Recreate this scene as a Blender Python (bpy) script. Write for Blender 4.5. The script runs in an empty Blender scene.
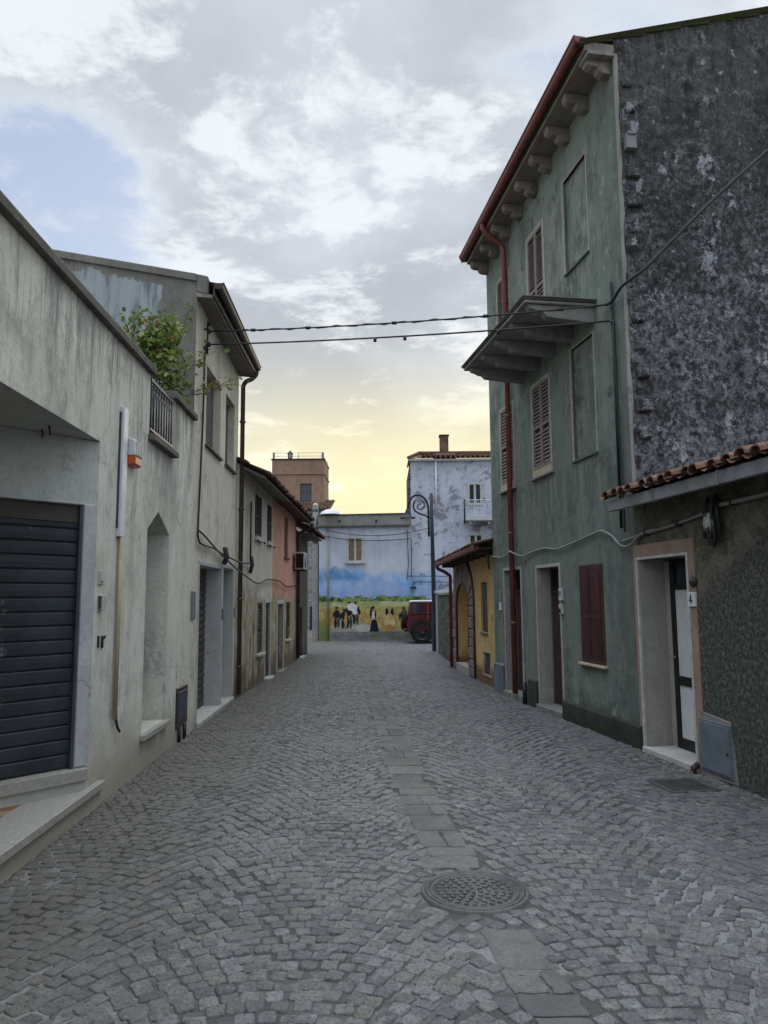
import bpy, bmesh, math, random
import numpy as np
from mathutils import Vector, Matrix, noise as mnoise
from mathutils.geometry import tessellate_polygon
R = math.radians
rnd = random.Random(7)
scene = bpy.context.scene
COL = scene.collection

# ---------------------------------------------------------------- helpers: meshes
class MB:
    def __init__(s): s.v = []; s.f = []; s.smooth = set()
    def add(s, vs, fs, smooth=False):
        o = len(s.v); s.v += [tuple(v) for v in vs]
        for f in fs:
            if smooth: s.smooth.add(len(s.f))
            s.f.append(tuple(i + o for i in f))
        return s
    def box(s, x0, x1, y0, y1, z0, z1):
        vs = [(x, y, z) for x in (x0, x1) for y in (y0, y1) for z in (z0, z1)]
        return s.add(vs, [(0, 1, 3, 2), (4, 6, 7, 5), (0, 4, 5, 1), (2, 3, 7, 6), (0, 2, 6, 4), (1, 5, 7, 3)])
    def hexa(s, p):            # 8 points: bottom ring 4, top ring 4
        return s.add(p, [(3, 2, 1, 0), (4, 5, 6, 7), (0, 1, 5, 4), (1, 2, 6, 5), (2, 3, 7, 6), (3, 0, 4, 7)])
    def quad(s, *p): return s.add(p, [tuple(range(len(p)))])
    def prism(s, poly, axis, a, b):   # poly in the two other axes, extruded from a to b along axis
        def P(q, t):
            if axis == 'x': return (t, q[0], q[1])
            if axis == 'y': return (q[0], t, q[1])
            return (q[0], q[1], t)
        n = len(poly)
        return s.add([P(q, a) for q in poly] + [P(q, b) for q in poly],
                     [tuple(range(n))[::-1], tuple(range(n, 2 * n))] + [(i, (i + 1) % n, n + (i + 1) % n, n + i) for i in range(n)])
    def tube(s, pts, r, n=8, caps=True):
        pts = [Vector(p) for p in pts]; rs = r if isinstance(r, (list, tuple)) else [r] * len(pts)
        vs = []; fs = []; ref = None
        for i, p in enumerate(pts):
            t = (pts[min(i + 1, len(pts) - 1)] - pts[max(i - 1, 0)]).normalized()
            if ref is None: ref = Vector((0, 0, 1)) if abs(t.z) < .9 else Vector((1, 0, 0))
            a = (ref - t * ref.dot(t)).normalized(); b = t.cross(a); ref = a
            for k in range(n):
                w = 2 * math.pi * k / n; vs.append(p + (a * math.cos(w) + b * math.sin(w)) * rs[i])
        for i in range(len(pts) - 1):
            for k in range(n):
                fs.append((i * n + k, i * n + (k + 1) % n, (i + 1) * n + (k + 1) % n, (i + 1) * n + k))
        s.add(vs, fs, True)
        if caps:
            o = len(s.v) - len(vs); s.f.append(tuple(o + k for k in range(n))[::-1]); s.f.append(tuple(o + len(vs) - n + k for k in range(n)))
        return s
    def lathe(s, prof, c=(0, 0, 0), n=16, axis='z'):
        vs = []; fs = []
        for (r, h) in prof:
            for k in range(n):
                w = 2 * math.pi * k / n; a, b = r * math.cos(w), r * math.sin(w)
                vs.append((c[0] + a, c[1] + b, c[2] + h) if axis == 'z' else ((c[0] + a, c[1] + h, c[2] + b) if axis == 'y' else (c[0] + h, c[1] + a, c[2] + b)))
        for i in range(len(prof) - 1):
            for k in range(n): fs.append((i * n + k, i * n + (k + 1) % n, (i + 1) * n + (k + 1) % n, (i + 1) * n + k))
        return s.add(vs, fs, True)
    def holed(s, outer, holes, y, depth=0, fn=None):   # wall sheet in the x-z plane at local y, with reveals going to y+depth
        polys = [outer] + holes
        pts = [q for p in polys for q in p]
        tris = tessellate_polygon([[Vector((q[0], q[1], 0)) for q in p] for p in polys])
        s.add([(q[0], y, q[1]) for q in pts], tris)
        for i, h in enumerate(holes):
            d = depth[i] if isinstance(depth, (list, tuple)) else depth
            if not d: continue
            n = len(h)
            s.add([(q[0], y, q[1]) for q in h] + [(q[0], y + d, q[1]) for q in h], [(k, (k + 1) % n, n + (k + 1) % n, n + k) for k in range(n)])
        return s
    def split(s, name, mat, parent=None, bevel=0):
        par = list(range(len(s.v)))
        def find(a):
            while par[a] != a: par[a] = par[par[a]]; a = par[a]
            return a
        for f in s.f:
            for i in f[1:]: par[find(i)] = find(f[0])
        groups = {}
        for k, f in enumerate(s.f): groups.setdefault(find(f[0]), []).append(k)
        for ks in groups.values():
            m = MB(); ids = {}
            for k in ks:
                for i in s.f[k]:
                    if i not in ids: ids[i] = len(m.v); m.v.append(s.v[i])
                if k in s.smooth: m.smooth.add(len(m.f))
                m.f.append(tuple(ids[i] for i in s.f[k]))
            m.build(name, mat, parent, bevel)
    def build(s, name, mat, parent=None, bevel=0, recalc=True, seg=1):
        me = bpy.data.meshes.new(name); me.from_pydata(s.v, [], s.f)
        for i in s.smooth: me.polygons[i].use_smooth = True
        me.materials.append(mat)
        if recalc or bevel:
            bm = bmesh.new(); bm.from_mesh(me)
            if recalc: bmesh.ops.recalc_face_normals(bm, faces=bm.faces)
            if bevel:
                es = [e for e in bm.edges if len(e.link_faces) == 2 and e.calc_face_angle(0) > .6]
                bmesh.ops.bevel(bm, geom=es, offset=bevel, segments=seg, affect='EDGES', clamp_overlap=True)
            bm.to_mesh(me); bm.free()
        o = bpy.data.objects.new(name, me); COL.objects.link(o)
        if parent: o.parent = parent
        return o

def rect(a, b, c, d): return [(a, c), (b, c), (b, d), (a, d)]
def tag(o, label=None, cat=None, group=None, kind=None):
    for k, v in (('label', label), ('category', cat), ('group', group), ('kind', kind)):
        if v: o[k] = v
    return o
def thing(name, label, cat, loc=(0, 0, 0), rz=0, group=None):
    o = bpy.data.objects.new(name, None); COL.objects.link(o); o.location = loc; o.rotation_euler = (0, 0, rz)
    o.empty_display_size = .2
    return tag(o, label, cat, group)
def copy_tree(o, parent=None):
    c = o.copy(); COL.objects.link(c)
    if parent: c.parent = parent
    for ch in [x for x in o.children]: copy_tree(ch, c)
    return c

# ---------------------------------------------------------------- helpers: materials
class NT:
    def __init__(s, name, world=False):
        if world:
            s.m = bpy.data.worlds.new(name)
        else:
            s.m = bpy.data.materials.new(name)
        s.m.use_nodes = True; s.t = s.m.node_tree; s.t.nodes.clear(); s.L = s.t.links.new
    def n(s, typ, **kw):
        x = s.t.nodes.new(typ)
        for k, v in kw.items(): setattr(x, k, v)
        return x
    def put(s, sock, v):
        if isinstance(v, bpy.types.NodeSocket): s.L(v, sock)
        elif v is not None:
            if sock.type == 'RGBA' and len(v) == 3: v = (*v, 1)
            sock.default_value = v
    def math(s, op, a, b=None, c=None, clamp=False):
        x = s.n('ShaderNodeMath', operation=op, use_clamp=clamp)
        for i, v in enumerate((a, b, c)):
            if v is not None: s.put(x.inputs[i], v)
        return x.outputs[0]
    def vmath(s, op, a, b=None):
        x = s.n('ShaderNodeVectorMath', operation=op); s.put(x.inputs[0], a)
        if b is not None: s.put(x.inputs[1], b)
        return x.outputs['Value'] if op in ('DOT_PRODUCT', 'LENGTH', 'DISTANCE') else x.outputs[0]
    def noise(s, vec, scale, detail=6, rough=.6, dist=0, col=False):
        x = s.n('ShaderNodeTexNoise'); s.put(x.inputs['Vector'], vec)
        x.inputs['Scale'].default_value = scale; x.inputs['Detail'].default_value = detail; x.inputs['Roughness'].default_value = rough; x.inputs['Distortion'].default_value = dist
        return x.outputs['Color' if col else 'Fac']
    def voro(s, vec, scale, feature='F1', out='Distance', rand=1):
        x = s.n('ShaderNodeTexVoronoi', feature=feature); s.put(x.inputs['Vector'], vec); x.inputs['Scale'].default_value = scale; x.inputs['Randomness'].default_value = rand
        return x.outputs[out]
    def ss(s, v, a, b, c=0., d=1.):     # smoothstep of v from [a,b] to [c,d]
        x = s.n('ShaderNodeMapRange', interpolation_type='SMOOTHSTEP')
        for i, q in zip(('Value', 'From Min', 'From Max', 'To Min', 'To Max'), (v, a, b, c, d)): s.put(x.inputs[i], q)
        return x.outputs[0]
    def mix(s, f, a, b, mode='MIX'):
        x = s.n('ShaderNodeMix', data_type='RGBA', blend_type=mode); s.put(x.inputs[0], f); s.put(x.inputs[6], a); s.put(x.inputs[7], b)
        return x.outputs[2]
    def mapv(s, vec, scale=(1, 1, 1), loc=(0, 0, 0)):
        x = s.n('ShaderNodeMapping'); s.put(x.inputs[0], vec); x.inputs['Scale'].default_value = scale; x.inputs['Location'].default_value = loc
        return x.outputs[0]
    def sep(s, v):
        x = s.n('ShaderNodeSeparateXYZ'); s.put(x.inputs[0], v); return x.outputs
    def comb(s, a, b, c):
        x = s.n('ShaderNodeCombineXYZ')
        for i, v in enumerate((a, b, c)): s.put(x.inputs[i], v)
        return x.outputs[0]
    def obj(s): return s.n('ShaderNodeTexCoord').outputs['Object']
    def attr(s, name, out='Color'): return s.n('ShaderNodeAttribute', attribute_name=name).outputs[out]
    def bump(s, h, strength=.5, dist=.01, normal=None):
        x = s.n('ShaderNodeBump'); s.put(x.inputs['Height'], h); x.inputs['Strength'].default_value = strength; x.inputs['Distance'].default_value = dist
        if normal: s.L(normal, x.inputs['Normal'])
        return x.outputs[0]
    def out(s, color, rough=.85, normal=None, spec=.3, metal=0):
        b = s.n('ShaderNodeBsdfPrincipled'); s.put(b.inputs['Base Color'], color); s.put(b.inputs['Roughness'], rough)
        s.put(b.inputs['Specular IOR Level'], spec); s.put(b.inputs['Metallic'], metal)
        if normal: s.L(normal, b.inputs['Normal'])
        o = s.n('ShaderNodeOutputMaterial'); s.L(b.outputs[0], o.inputs[0])
        return s.m

def plaster(name, base, alt, stain, streak=.5, damp=(.05, .05, .04), damp_h=.5, damp_amt=.6, bump=.4, scale=1., extra=None, top=None, spots=None, blotch=.5, crack=.5):
    t = NT(name); p = t.obj(); z = t.sep(p)[2]
    n1 = t.noise(p, .9 * scale, 8, .65); n2 = t.noise(p, 3.2 * scale, 9, .72, .4); n3 = t.noise(p, 38, 5, .75); n4 = t.noise(t.mapv(p, (1, 1, .6), (4, 2, 7)), 1.7 * scale, 10, .74)
    wob = t.vmath('SCALE', t.noise(p, 1.1, 4, .6, 0, True)); wob.node.inputs['Scale'].default_value = .35
    pw = t.vmath('ADD', p, wob)
    st = t.noise(t.mapv(pw, (2.6, 2.6, .3)), 1.6, 9, .72, .2)
    c = t.mix(t.ss(n1, .38, .62), base, alt)
    c = t.mix(t.ss(n2, .48, .70, 0, .5), c, tuple(x * .70 for x in base))
    c = t.mix(t.ss(n4, .50, .64, 0, blotch), c, stain)
    n5 = t.noise(t.mapv(p, (1, 1, .8), (8, 1, 3)), 4.5 * scale, 12, .78); c = t.mix(t.math('MULTIPLY', t.ss(n5, .53, .60), t.ss(n1, .40, .60, .15, blotch * 1.2)), c, tuple(x * .75 for x in stain))
    c = t.mix(t.ss(n5, .43, .37, 0, .45), c, tuple(min(.8, x * 1.22) for x in alt))
    fs = t.noise(t.mapv(pw, (9, 9, .35)), 1.5, 8, .7); c = t.mix(t.math('MULTIPLY', t.ss(fs, .54, .66), t.ss(n1, .42, .6, 0, streak * .9)), c, tuple(x * .7 for x in stain))
    k = t.math('MULTIPLY', t.ss(st, .46, .66, 0, streak), t.ss(n1, .30, .62, .35, 1.))
    if top is not None: k = t.math('MULTIPLY', k, t.ss(z, top[0], top[1], .25, 1.))
    c = t.mix(k, c, stain)
    if spots:       # bare patches where the coat has come off
        c = t.mix(t.math('MULTIPLY', t.ss(n2, spots[1], spots[1] + .03), spots[2] if len(spots) > 2 else .9), c, spots[0])
    dz = t.math('ADD', z, t.math('MULTIPLY', t.math('SUBTRACT', t.noise(p, 2.3, 8, .74), .5), -damp_h * 2.6))
    c = t.mix(t.ss(dz, damp_h, 0., 0, damp_amt), c, damp)
    c = t.mix(t.ss(n3, .38, .68, 0, .32), c, tuple(x * .5 for x in base))
    c = t.mix(t.ss(t.noise(p, 17, 6, .75), .58, .72, 0, .3), c, tuple(min(.9, x * 1.25) for x in base))
    if crack:
        cr = t.voro(t.vmath('ADD', p, t.vmath('ADD', wob, wob)), .8, 'DISTANCE_TO_EDGE'); c = t.mix(t.math('MULTIPLY', t.ss(cr, .006, .001), t.ss(n1, .5, .56, 0, crack)), c, tuple(x * .3 for x in base))
    if extra: c = extra(t, p, z, c, n1, n2, n3)
    h = t.math('ADD', t.math('MULTIPLY', n2, .8), t.math('MULTIPLY', n3, .35))
    return t.out(c, .9, t.bump(h, bump, .016), .15)

def simple(name, col, rough=.6, var=.25, scale=6, bump=0, metal=0, spec=.35, rust=None, streak=False):
    t = NT(name); p = t.obj()
    q = t.mapv(p, (1, 1, .15)) if streak else p
    n = t.noise(q, scale, 7, .65); n2 = t.noise(p, scale * 7, 4, .6)
    c = t.mix(t.ss(n, .3, .7), tuple(min(1, x * (1 + var)) for x in col), tuple(x * (1 - var) for x in col))
    c = t.mix(t.ss(n2, .5, .75, 0, .3), c, tuple(x * .55 for x in col))
    if rust: c = t.mix(t.ss(n, rust[1], rust[1] + .08, 0, .85), c, rust[0])
    return t.out(c, rough, t.bump(n2, bump, .006) if bump else None, spec, metal)

MAT = {}
def mats():
    M = MAT
    # left parapet house: pale greenish-grey lime plaster with dark run-off streaks
    def lx(t, p, z, c, n1, n2, n3):
        run = t.noise(t.mapv(t.vmath('ADD', p, t.vmath('MULTIPLY', t.noise(p, 1.3, 4, .6, 0, True), (.5, .5, .5))), (1.5, 1.5, .30)), 1.5, 9, .72, .25)
        k = t.math('MULTIPLY', t.ss(run, .44, .62), t.ss(z, 1.6, 3.6, .05, .8))
        c = t.mix(k, c, (.19, .20, .18)); rn = t.noise(t.mapv(p, (7, 7, .4)), 1.5, 9, .72); c = t.mix(t.math('MULTIPLY', t.ss(rn, .50, .60), t.ss(z, 2.7, 3.75, 0, .7)), c, (.13, .135, .125))
        low = t.math('ADD', z, t.math('MULTIPLY', t.math('SUBTRACT', n1, .5), 1.2))
        c = t.mix(t.ss(low, .75, .15, 0, .8), c, (.36, .335, .265))
        return t.mix(t.ss(t.voro(p, 1.9), .05, .028, 0, .8), c, (.16, .13, .09))
    M['left'] = plaster('pale_grey_green_plaster', (.65, .645, .55), (.71, .70, .61), (.34, .34, .295), .45, (.15, .13, .09), .42, .85, .45, extra=lx)
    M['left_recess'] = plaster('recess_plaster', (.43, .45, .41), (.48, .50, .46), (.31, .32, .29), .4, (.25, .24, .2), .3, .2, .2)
    M['frame_band'] = plaster('smooth_band_plaster', (.42, .44, .45), (.47, .485, .49), (.33, .345, .34), .35, (.3, .3, .3), .3, .2, .1)
    M['beige2'] = plaster('beige_plaster_streaked', (.64, .605, .50), (.69, .66, .555), (.36, .33, .265), .6, (.2, .18, .13), .35, .5, .35, top=(3, 5))
    def gx(t, p, z, c, n1, n2, n3):
        s = t.sep(p); d = s[1]
        wob = t.math('MULTIPLY', t.math('SUBTRACT', t.noise(p, 3.2, 7, .6), .5), .45)
        up = t.math('ADD', z, t.math('MULTIPLY', d, -.17)); up = t.math('ADD', up, wob)
        inn = t.math('ADD', d, t.math('MULTIPLY', wob, .8))
        k = t.math('MULTIPLY', t.ss(up, 5.50, 5.48), t.ss(inn, .43, .45))
        blue = t.mix(t.ss(t.noise(t.mapv(p, (3, 3, .5)), 2, 7, .7), .45, .68), (.30, .335, .35), (.12, .135, .145))
        return t.mix(k, c, blue)
    M['gable2'] = plaster('old_cement_render_with_blue_patch', (.17, .165, .15), (.22, .21, .19), (.10, .10, .09), .5, (.15, .15, .13), .2, 0, .5, extra=gx)
    # green house
    def grx(t, p, z, c, n1, n2, n3):
        k = t.ss(t.math('ADD', z, t.math('MULTIPLY', n2, 1.0)), 8.05, 8.3, 0, .75)
        c = t.mix(k, c, (.33, .33, .28))
        lo = t.math('MULTIPLY', t.ss(t.noise(t.mapv(p, (1, 1, .45)), 5, 8, .72), .52, .60), t.ss(z, 1.0, .25))
        c = t.mix(t.math('MULTIPLY', lo, .8), c, (.33, .36, .32))
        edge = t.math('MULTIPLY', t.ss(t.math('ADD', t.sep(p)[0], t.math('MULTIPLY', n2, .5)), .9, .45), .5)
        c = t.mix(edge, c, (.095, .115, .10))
        drip = t.noise(t.mapv(p, (14, 14, .45)), 1.2, 8, .72); und = t.math('MAXIMUM', t.math('MULTIPLY', t.ss(z, 2.2, 3.25), t.ss(z, 3.34, 3.30)), t.math('MULTIPLY', t.ss(z, 5.0, 5.9), t.ss(z, 5.9, 5.82)))
        c = t.mix(t.math('MULTIPLY', t.math('MULTIPLY', t.ss(drip, .45, .60), und), .75), c, (.07, .085, .075))
        c = t.mix(t.math('MULTIPLY', t.ss(t.noise(t.mapv(p, (1, 1, .55)), 6, 12, .80), .53, .60), .65), c, (.27, .295, .255))
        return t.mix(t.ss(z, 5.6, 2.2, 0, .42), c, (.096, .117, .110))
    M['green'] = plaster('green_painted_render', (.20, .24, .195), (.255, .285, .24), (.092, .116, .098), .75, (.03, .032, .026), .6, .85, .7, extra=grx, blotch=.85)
    def gab(t, p, z, c, n1, n2, n3):
        a = t.noise(p, 10, 13, .80); a2 = t.noise(t.mapv(p, (1, 1, 1), (3, 1, 7)), 22, 12, .82); b = t.noise(p, 1.3, 6, .6); cl = t.noise(t.mapv(p, (1, 1, 1), (9, 3, 5)), 2.2, 9, .70); fine = t.noise(p, 34, 8, .8)
        run = t.noise(t.mapv(p, (3, 3, .35)), 1.4, 9, .72)
        c = t.mix(t.ss(t.math('ADD', z, t.math('MULTIPLY', b, 3)), 9.6, 7.2), (.070, .068, .060), (.025, .025, .028))
        c = t.mix(t.ss(a2, .47, .58, 0, .7), c, (.095, .096, .095))
        c = t.mix(t.math('MULTIPLY', t.ss(a, .49, .56), t.ss(cl, .42, .56, .08, .85)), c, (.165, .168, .172))
        c = t.mix(t.math('MULTIPLY', t.ss(run, .50, .60), t.ss(z, 5.5, 7.8, .1, .8)), c, (.035, .036, .036))
        lowm = t.ss(t.math('ADD', z, t.math('MULTIPLY', b, 1.6)), 6.9, 4.4)
        c = t.mix(t.math('MULTIPLY', t.math('MULTIPLY', t.ss(a, .46, .53), t.ss(cl, .36, .52, .1, 1.)), t.math('MULTIPLY', lowm, .75)), c, (.185, .192, .208))
        m2 = t.noise(t.mapv(p, (1, 1, 1), (5, 5, 2)), 17, 10, .80); c = t.mix(t.math('MULTIPLY', t.ss(m2, .515, .55), t.math('MULTIPLY', t.ss(cl, .60, .42), t.ss(z, 7.4, 4.2, .12, .75))), c, (.30, .315, .34))
        blot = t.noise(t.mapv(p, (1, 1.2, .8), (2, 8, 1)), 3.2, 8, .62); blot2 = t.noise(t.mapv(p, (1, 1, 1), (6, 2, 4)), 7.5, 6, .6)
        c = t.mix(t.math('MULTIPLY', t.ss(blot, .60, .625), t.math('MULTIPLY', t.ss(fine, .62, .45, .2, .8), t.ss(z, 8.0, 6.8))), c, (.37, .395, .43))
        c = t.mix(t.math('MULTIPLY', t.ss(blot2, .64, .66), .8), c, (.30, .32, .345))
        c = t.mix(t.ss(cl, .55, .64, 0, .85), c, (.020, .020, .022)); c = t.mix(t.ss(n1, .50, .60, 0, .5), c, (.026, .026, .027))
        return t.mix(t.ss(fine, .50, .62, 0, .75), c, (.014, .014, .017))
    M['gable'] = plaster('blackened_lichen_render', (.07, .07, .07), (.09, .09, .09), (.04, .04, .045), .4, (.05, .05, .05), .2, 0, 1., extra=gab)
    M['corner_strip'] = plaster('grey_corner_mortar', (.24, .24, .22), (.30, .30, .27), (.14, .15, .14), .4, (.1, .1, .1), .2, .2, .6)
    # low grey house: dark pebble render with smoother olive upper coat
    def lowx(t, p, z, c, n1, n2, n3):
        s = t.sep(p); g = t.noise(p, 5, 10, .78); f = t.noise(p, 45, 6, .75); f2 = t.noise(p, 26, 9, .82); f3 = t.noise(t.mapv(p, (1, 1, 1), (3, 8, 2)), 60, 6, .8)
        dark = t.mix(t.ss(f2, .44, .60), (.042, .043, .041), (.18, .172, .15)); dark = t.mix(t.ss(f3, .48, .64, 0, .75), dark, (.022, .022, .021)); dark = t.mix(t.ss(g, .44, .60, 0, .5), dark, (.055, .056, .054))
        lim = t.math('ADD', t.math('ADD', z, t.math('MULTIPLY', s[0], .55)), t.math('MULTIPLY', t.math('SUBTRACT', n1, .5), .55))
        up = t.mix(t.ss(g, .42, .6), (.175, .16, .12), (.075, .07, .053)); up = t.mix(t.ss(f, .45, .65, 0, .7), up, (.04, .036, .028))
        return t.mix(t.ss(lim, .86, 1.04), dark, up)
    M['low'] = plaster('dark_pebble_render', (.1, .1, .085), (.12, .11, .09), (.06, .06, .05), .4, (.04, .04, .03), .4, .6, 1., extra=lowx)
    M['salmon'] = plaster('faded_salmon_surround', (.33, .22, .165), (.37, .27, .21), (.22, .16, .13), .4, (.16, .13, .11), .4, .5, .3)
    M['jamb'] = plaster('pale_jamb_plaster', (.37, .35, .32), (.42, .40, .365), (.25, .235, .21), .5, (.25, .22, .19), .3, .5, .25)
    M['cement'] = plaster('grey_cement', (.23, .225, .205), (.28, .275, .25), (.13, .13, .12), .45, (.15, .15, .13), .2, .2, .5)
    M['dark_cement'] = plaster('weathered_coping', (.13, .12, .105), (.17, .16, .14), (.07, .065, .06), .5, (.1, .1, .1), .2, .0, .6)
    M['balcony'] = plaster('balcony_concrete', (.25, .245, .23), (.30, .295, .28), (.15, .15, .14), .5, (.1, .1, .1), .2, 0, .4)
    M['soffit'] = plaster('soffit_plaster', (.24, .21, .18), (.30, .27, .23), (.13, .11, .10), .5, (.1, .1, .1), .2, 0, .4)
    M['plinth'] = plaster('mossy_plinth', (.05, .055, .042), (.07, .075, .06), (.03, .035, .025), .6, (.03, .03, .02), .3, .5, .8)
    M['granite'] = simple('granite', (.30, .29, .255), .8, .15, 30, .4)
    M['marble'] = simple('worn_marble', (.42, .41, .38), .6, .15, 4, .1)
    M['white_paint'] = simple('white_paint', (.54, .56, .60), .5, .1, 5)
    M['dirty_white'] = simple('dirty_white', (.42, .42, .39), .6, .2, 9)
    M['panel_white'] = simple('door_panel_white', (.58, .61, .62), .45, .06, 3)
    M['beige_pipe'] = simple('beige_conduit', (.33, .28, .18), .6, .15, 6)
    M['cable'] = simple('black_cable', (.02, .02, .022), .55, .2, 9)
    M['grey_cable'] = simple('grey_cable', (.22, .22, .20), .6, .2, 9)
    M['red_metal'] = simple('red_painted_metal', (.17, .045, .038), .45, .25, 5, .1, spec=.4)
    M['brown_metal'] = simple('dark_brown_metal', (.045, .028, .024), .45, .3, 6)
    M['pipe_brown'] = simple('brown_pipe', (.085, .055, .045), .5, .25, 6)
    M['grey_metal'] = simple('grey_sheet_metal', (.16, .165, .175), .5, .2, 5, .1)
    M['blue_grey_metal'] = simple('blue_grey_box_metal', (.12, .145, .165), .5, .22, 4, .15, rust=((.09, .08, .07), .66))
    M['dark_box'] = simple('dark_slate_box', (.045, .055, .065), .5, .2, 6)
    M['iron'] = simple('black_iron', (.014, .018, .028), .5, .25, 12, .1)
    M['roller'] = simple('navy_roller_shutter', (.024, .030, .039), .5, .3, 3, .15, spec=.4, rust=((.16, .17, .17), .64))
    M['roller_top'] = simple('rusty_shutter_head', (.05, .042, .038), .6, .3, 5, .1)
    M['garage'] = simple('brown_garage_shutter', (.075, .06, .05), .55, .35, 4, .1)
    M['louver'] = simple('weathered_louver_wood', (.21, .175, .155), .75, .25, 14, .2)
    M['louver_dark'] = simple('shutter_void', (.045, .037, .033), .8, .2, 9)
    M['sand_frame'] = simple('pale_window_frame', (.34, .31, .26), .7, .2, 9)
    M['beige_sill'] = simple('beige_sill', (.42, .35, .24), .7, .15, 8)
    M['maroon'] = simple('maroon_shutter_wood', (.050, .016, .016), .5, .3, 7, .1, spec=.3, streak=True)
    M['brown_door'] = simple('dark_brown_door', (.050, .024, .020), .5, .3, 7, .1, streak=True)
    M['brown_wood'] = simple('brown_wood', (.06, .038, .028), .6, .3, 9, .1, streak=True)
    M['greybrown'] = simple('grey_brown_blind', (.15, .125, .115), .7, .12, 5, .05)
    M['green_shutter'] = simple('dark_green_shutter', (.03, .04, .038), .6, .3, 8)
    M['grey_door'] = simple('grey_blue_door', (.06, .075, .09), .5, .25, 6)
    M['black_frame'] = simple('black_aluminium', (.012, .013, .014), .4, .2, 6)
    M['void'] = simple('dark_interior', (.012, .012, .012), .9, .1, 3)
    M['glass'] = simple('dark_window_glass', (.025, .032, .045), .08, .2, 2, spec=.6)
    M['amber_glass'] = simple('curtained_glass', (.14, .10, .05), .15, .35, 4, spec=.6)
    M['orange'] = simple('orange_siren_plastic', (.50, .09, .03), .4, .15, 8)
    M['bark'] = simple('bark', (.07, .05, .035), .9, .3, 20, .5)
    M['soil_red'] = simple('terracotta_pot', (.24, .11, .07), .8, .2, 8, .2)
    M['white_dish'] = simple('white_dish', (.55, .56, .56), .5, .12, 6)
    M['globe'] = simple('pale_globe_glass', (.6, .6, .56), .3, .1, 5)
    M['concrete_post'] = simple('concrete_post', (.30, .30, .30), .8, .2, 9, .2)
    # roof tiles
    t = NT('clay_roof_tiles'); p = t.obj(); n = t.noise(p, 5, 7, .7); n2 = t.noise(p, 30, 5, .7); v = t.voro(p, 5.5, out='Color')
    c = t.mix(t.ss(n, .3, .7), (.185, .082, .052), (.105, .055, .042)); c = t.mix(t.ss(t.sep(v)[0], .2, .9, 0, .6), c, (.235, .145, .105)); c = t.mix(t.ss(n2, .46, .62, 0, .8), c, (.05, .046, .038)); c = t.mix(t.ss(t.noise(p, 2.5, 8, .75), .52, .62, 0, .7), c, (.07, .065, .05))
    M['tiles'] = t.out(c, .9, t.bump(n2, .5, .01), .15)
    t = NT('dark_old_roof_tiles'); p = t.obj(); n = t.noise(p, 5, 7, .7); n2 = t.noise(p, 30, 5, .7)
    c = t.mix(t.ss(n, .3, .7), (.10, .05, .036), (.055, .035, .03)); c = t.mix(t.ss(n2, .5, .7, 0, .7), c, (.03, .028, .025))
    M['tiles_dark'] = t.out(c, .9, t.bump(n2, .5, .01), .15)
    t = NT('mossy_roof_tiles'); p = t.obj(); n = t.noise(p, 4, 7, .7); n2 = t.noise(p, 26, 5, .7)
    c = t.mix(t.ss(n, .4, .6), (.075, .075, .05), (.065, .09, .03)); c = t.mix(t.ss(n2, .5, .7, 0, .7), c, (.03, .035, .02))
    M['tiles_moss'] = t.out(c, .95, t.bump(n2, .6, .01), .1)
    # leaves
    t = NT('leaves'); r = t.attr('rnd', 'Fac')
    c = t.mix(t.ss(r, 0, .9), (.035, .075, .016), (.19, .255, .05)); c = t.mix(t.ss(r, .93, .97), c, (.20, .13, .04)); b = t.n('ShaderNodeBsdfPrincipled'); t.L(c, b.inputs['Base Color']); b.inputs['Roughness'].default_value = .5
    tr = t.n('ShaderNodeBsdfTranslucent'); t.L(c, tr.inputs[0]); mx = t.n('ShaderNodeMixShader'); mx.inputs[0].default_value = .35; t.L(b.outputs[0], mx.inputs[1]); t.L(tr.outputs[0], mx.inputs[2])
    o = t.n('ShaderNodeOutputMaterial'); t.L(mx.outputs[0], o.inputs[0]); M['leaf'] = t.m
    # houses down the street
    def b3x(t, p, z, c, n1, n2, n3):
        w = t.math('ADD', z, t.math('MULTIPLY', t.math('SUBTRACT', t.noise(p, 2.2, 7, .65), .5), 1.5))
        c = t.mix(t.ss(w, 1.75, 1.62, 0, .9), c, (.31, .275, .17))
        st = t.noise(t.mapv(p, (4, 4, .9)), 1.7, 6, .6)
        c = t.mix(t.math('MULTIPLY', t.ss(st, .56, .6), t.ss(w, 1.7, 1.4)), c, (.12, .07, .06))
        c = t.mix(t.math('MULTIPLY', t.ss(st, .44, .40), t.ss(w, 1.7, 1.4)), c, (.46, .44, .39))
        c = t.mix(t.math('MULTIPLY', t.ss(n2, .62, .66), t.ss(w, 1.75, 1.2)), c, (.22, .23, .10))
        return t.mix(t.ss(w, .6, .1, 0, .8), c, (.11, .08, .06))
    M['b3_beige'] = plaster('beige_peeling_render', (.58, .55, .47), (.63, .60, .52), (.36, .33, .27), .5, (.06, .045, .035), .5, .8, .5, extra=b3x)
    M['b3_pink'] = plaster('salmon_pink_peeling_render', (.60, .325, .24), (.65, .375, .285), (.44, .24, .18), .4, (.06, .045, .035), .5, .8, .5, extra=b3x)
    M['b3_brown'] = plaster('dark_rough_render', (.10, .085, .07), (.14, .12, .10), (.06, .05, .045), .5, (.05, .045, .04), .4, .6, .9)
    M['tower'] = plaster('terracotta_tower_render', (.29, .185, .13), (.33, .215, .155), (.17, .115, .09), .6, (.2, .1, .08), .2, 0, .3, top=(7, 9))
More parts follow.
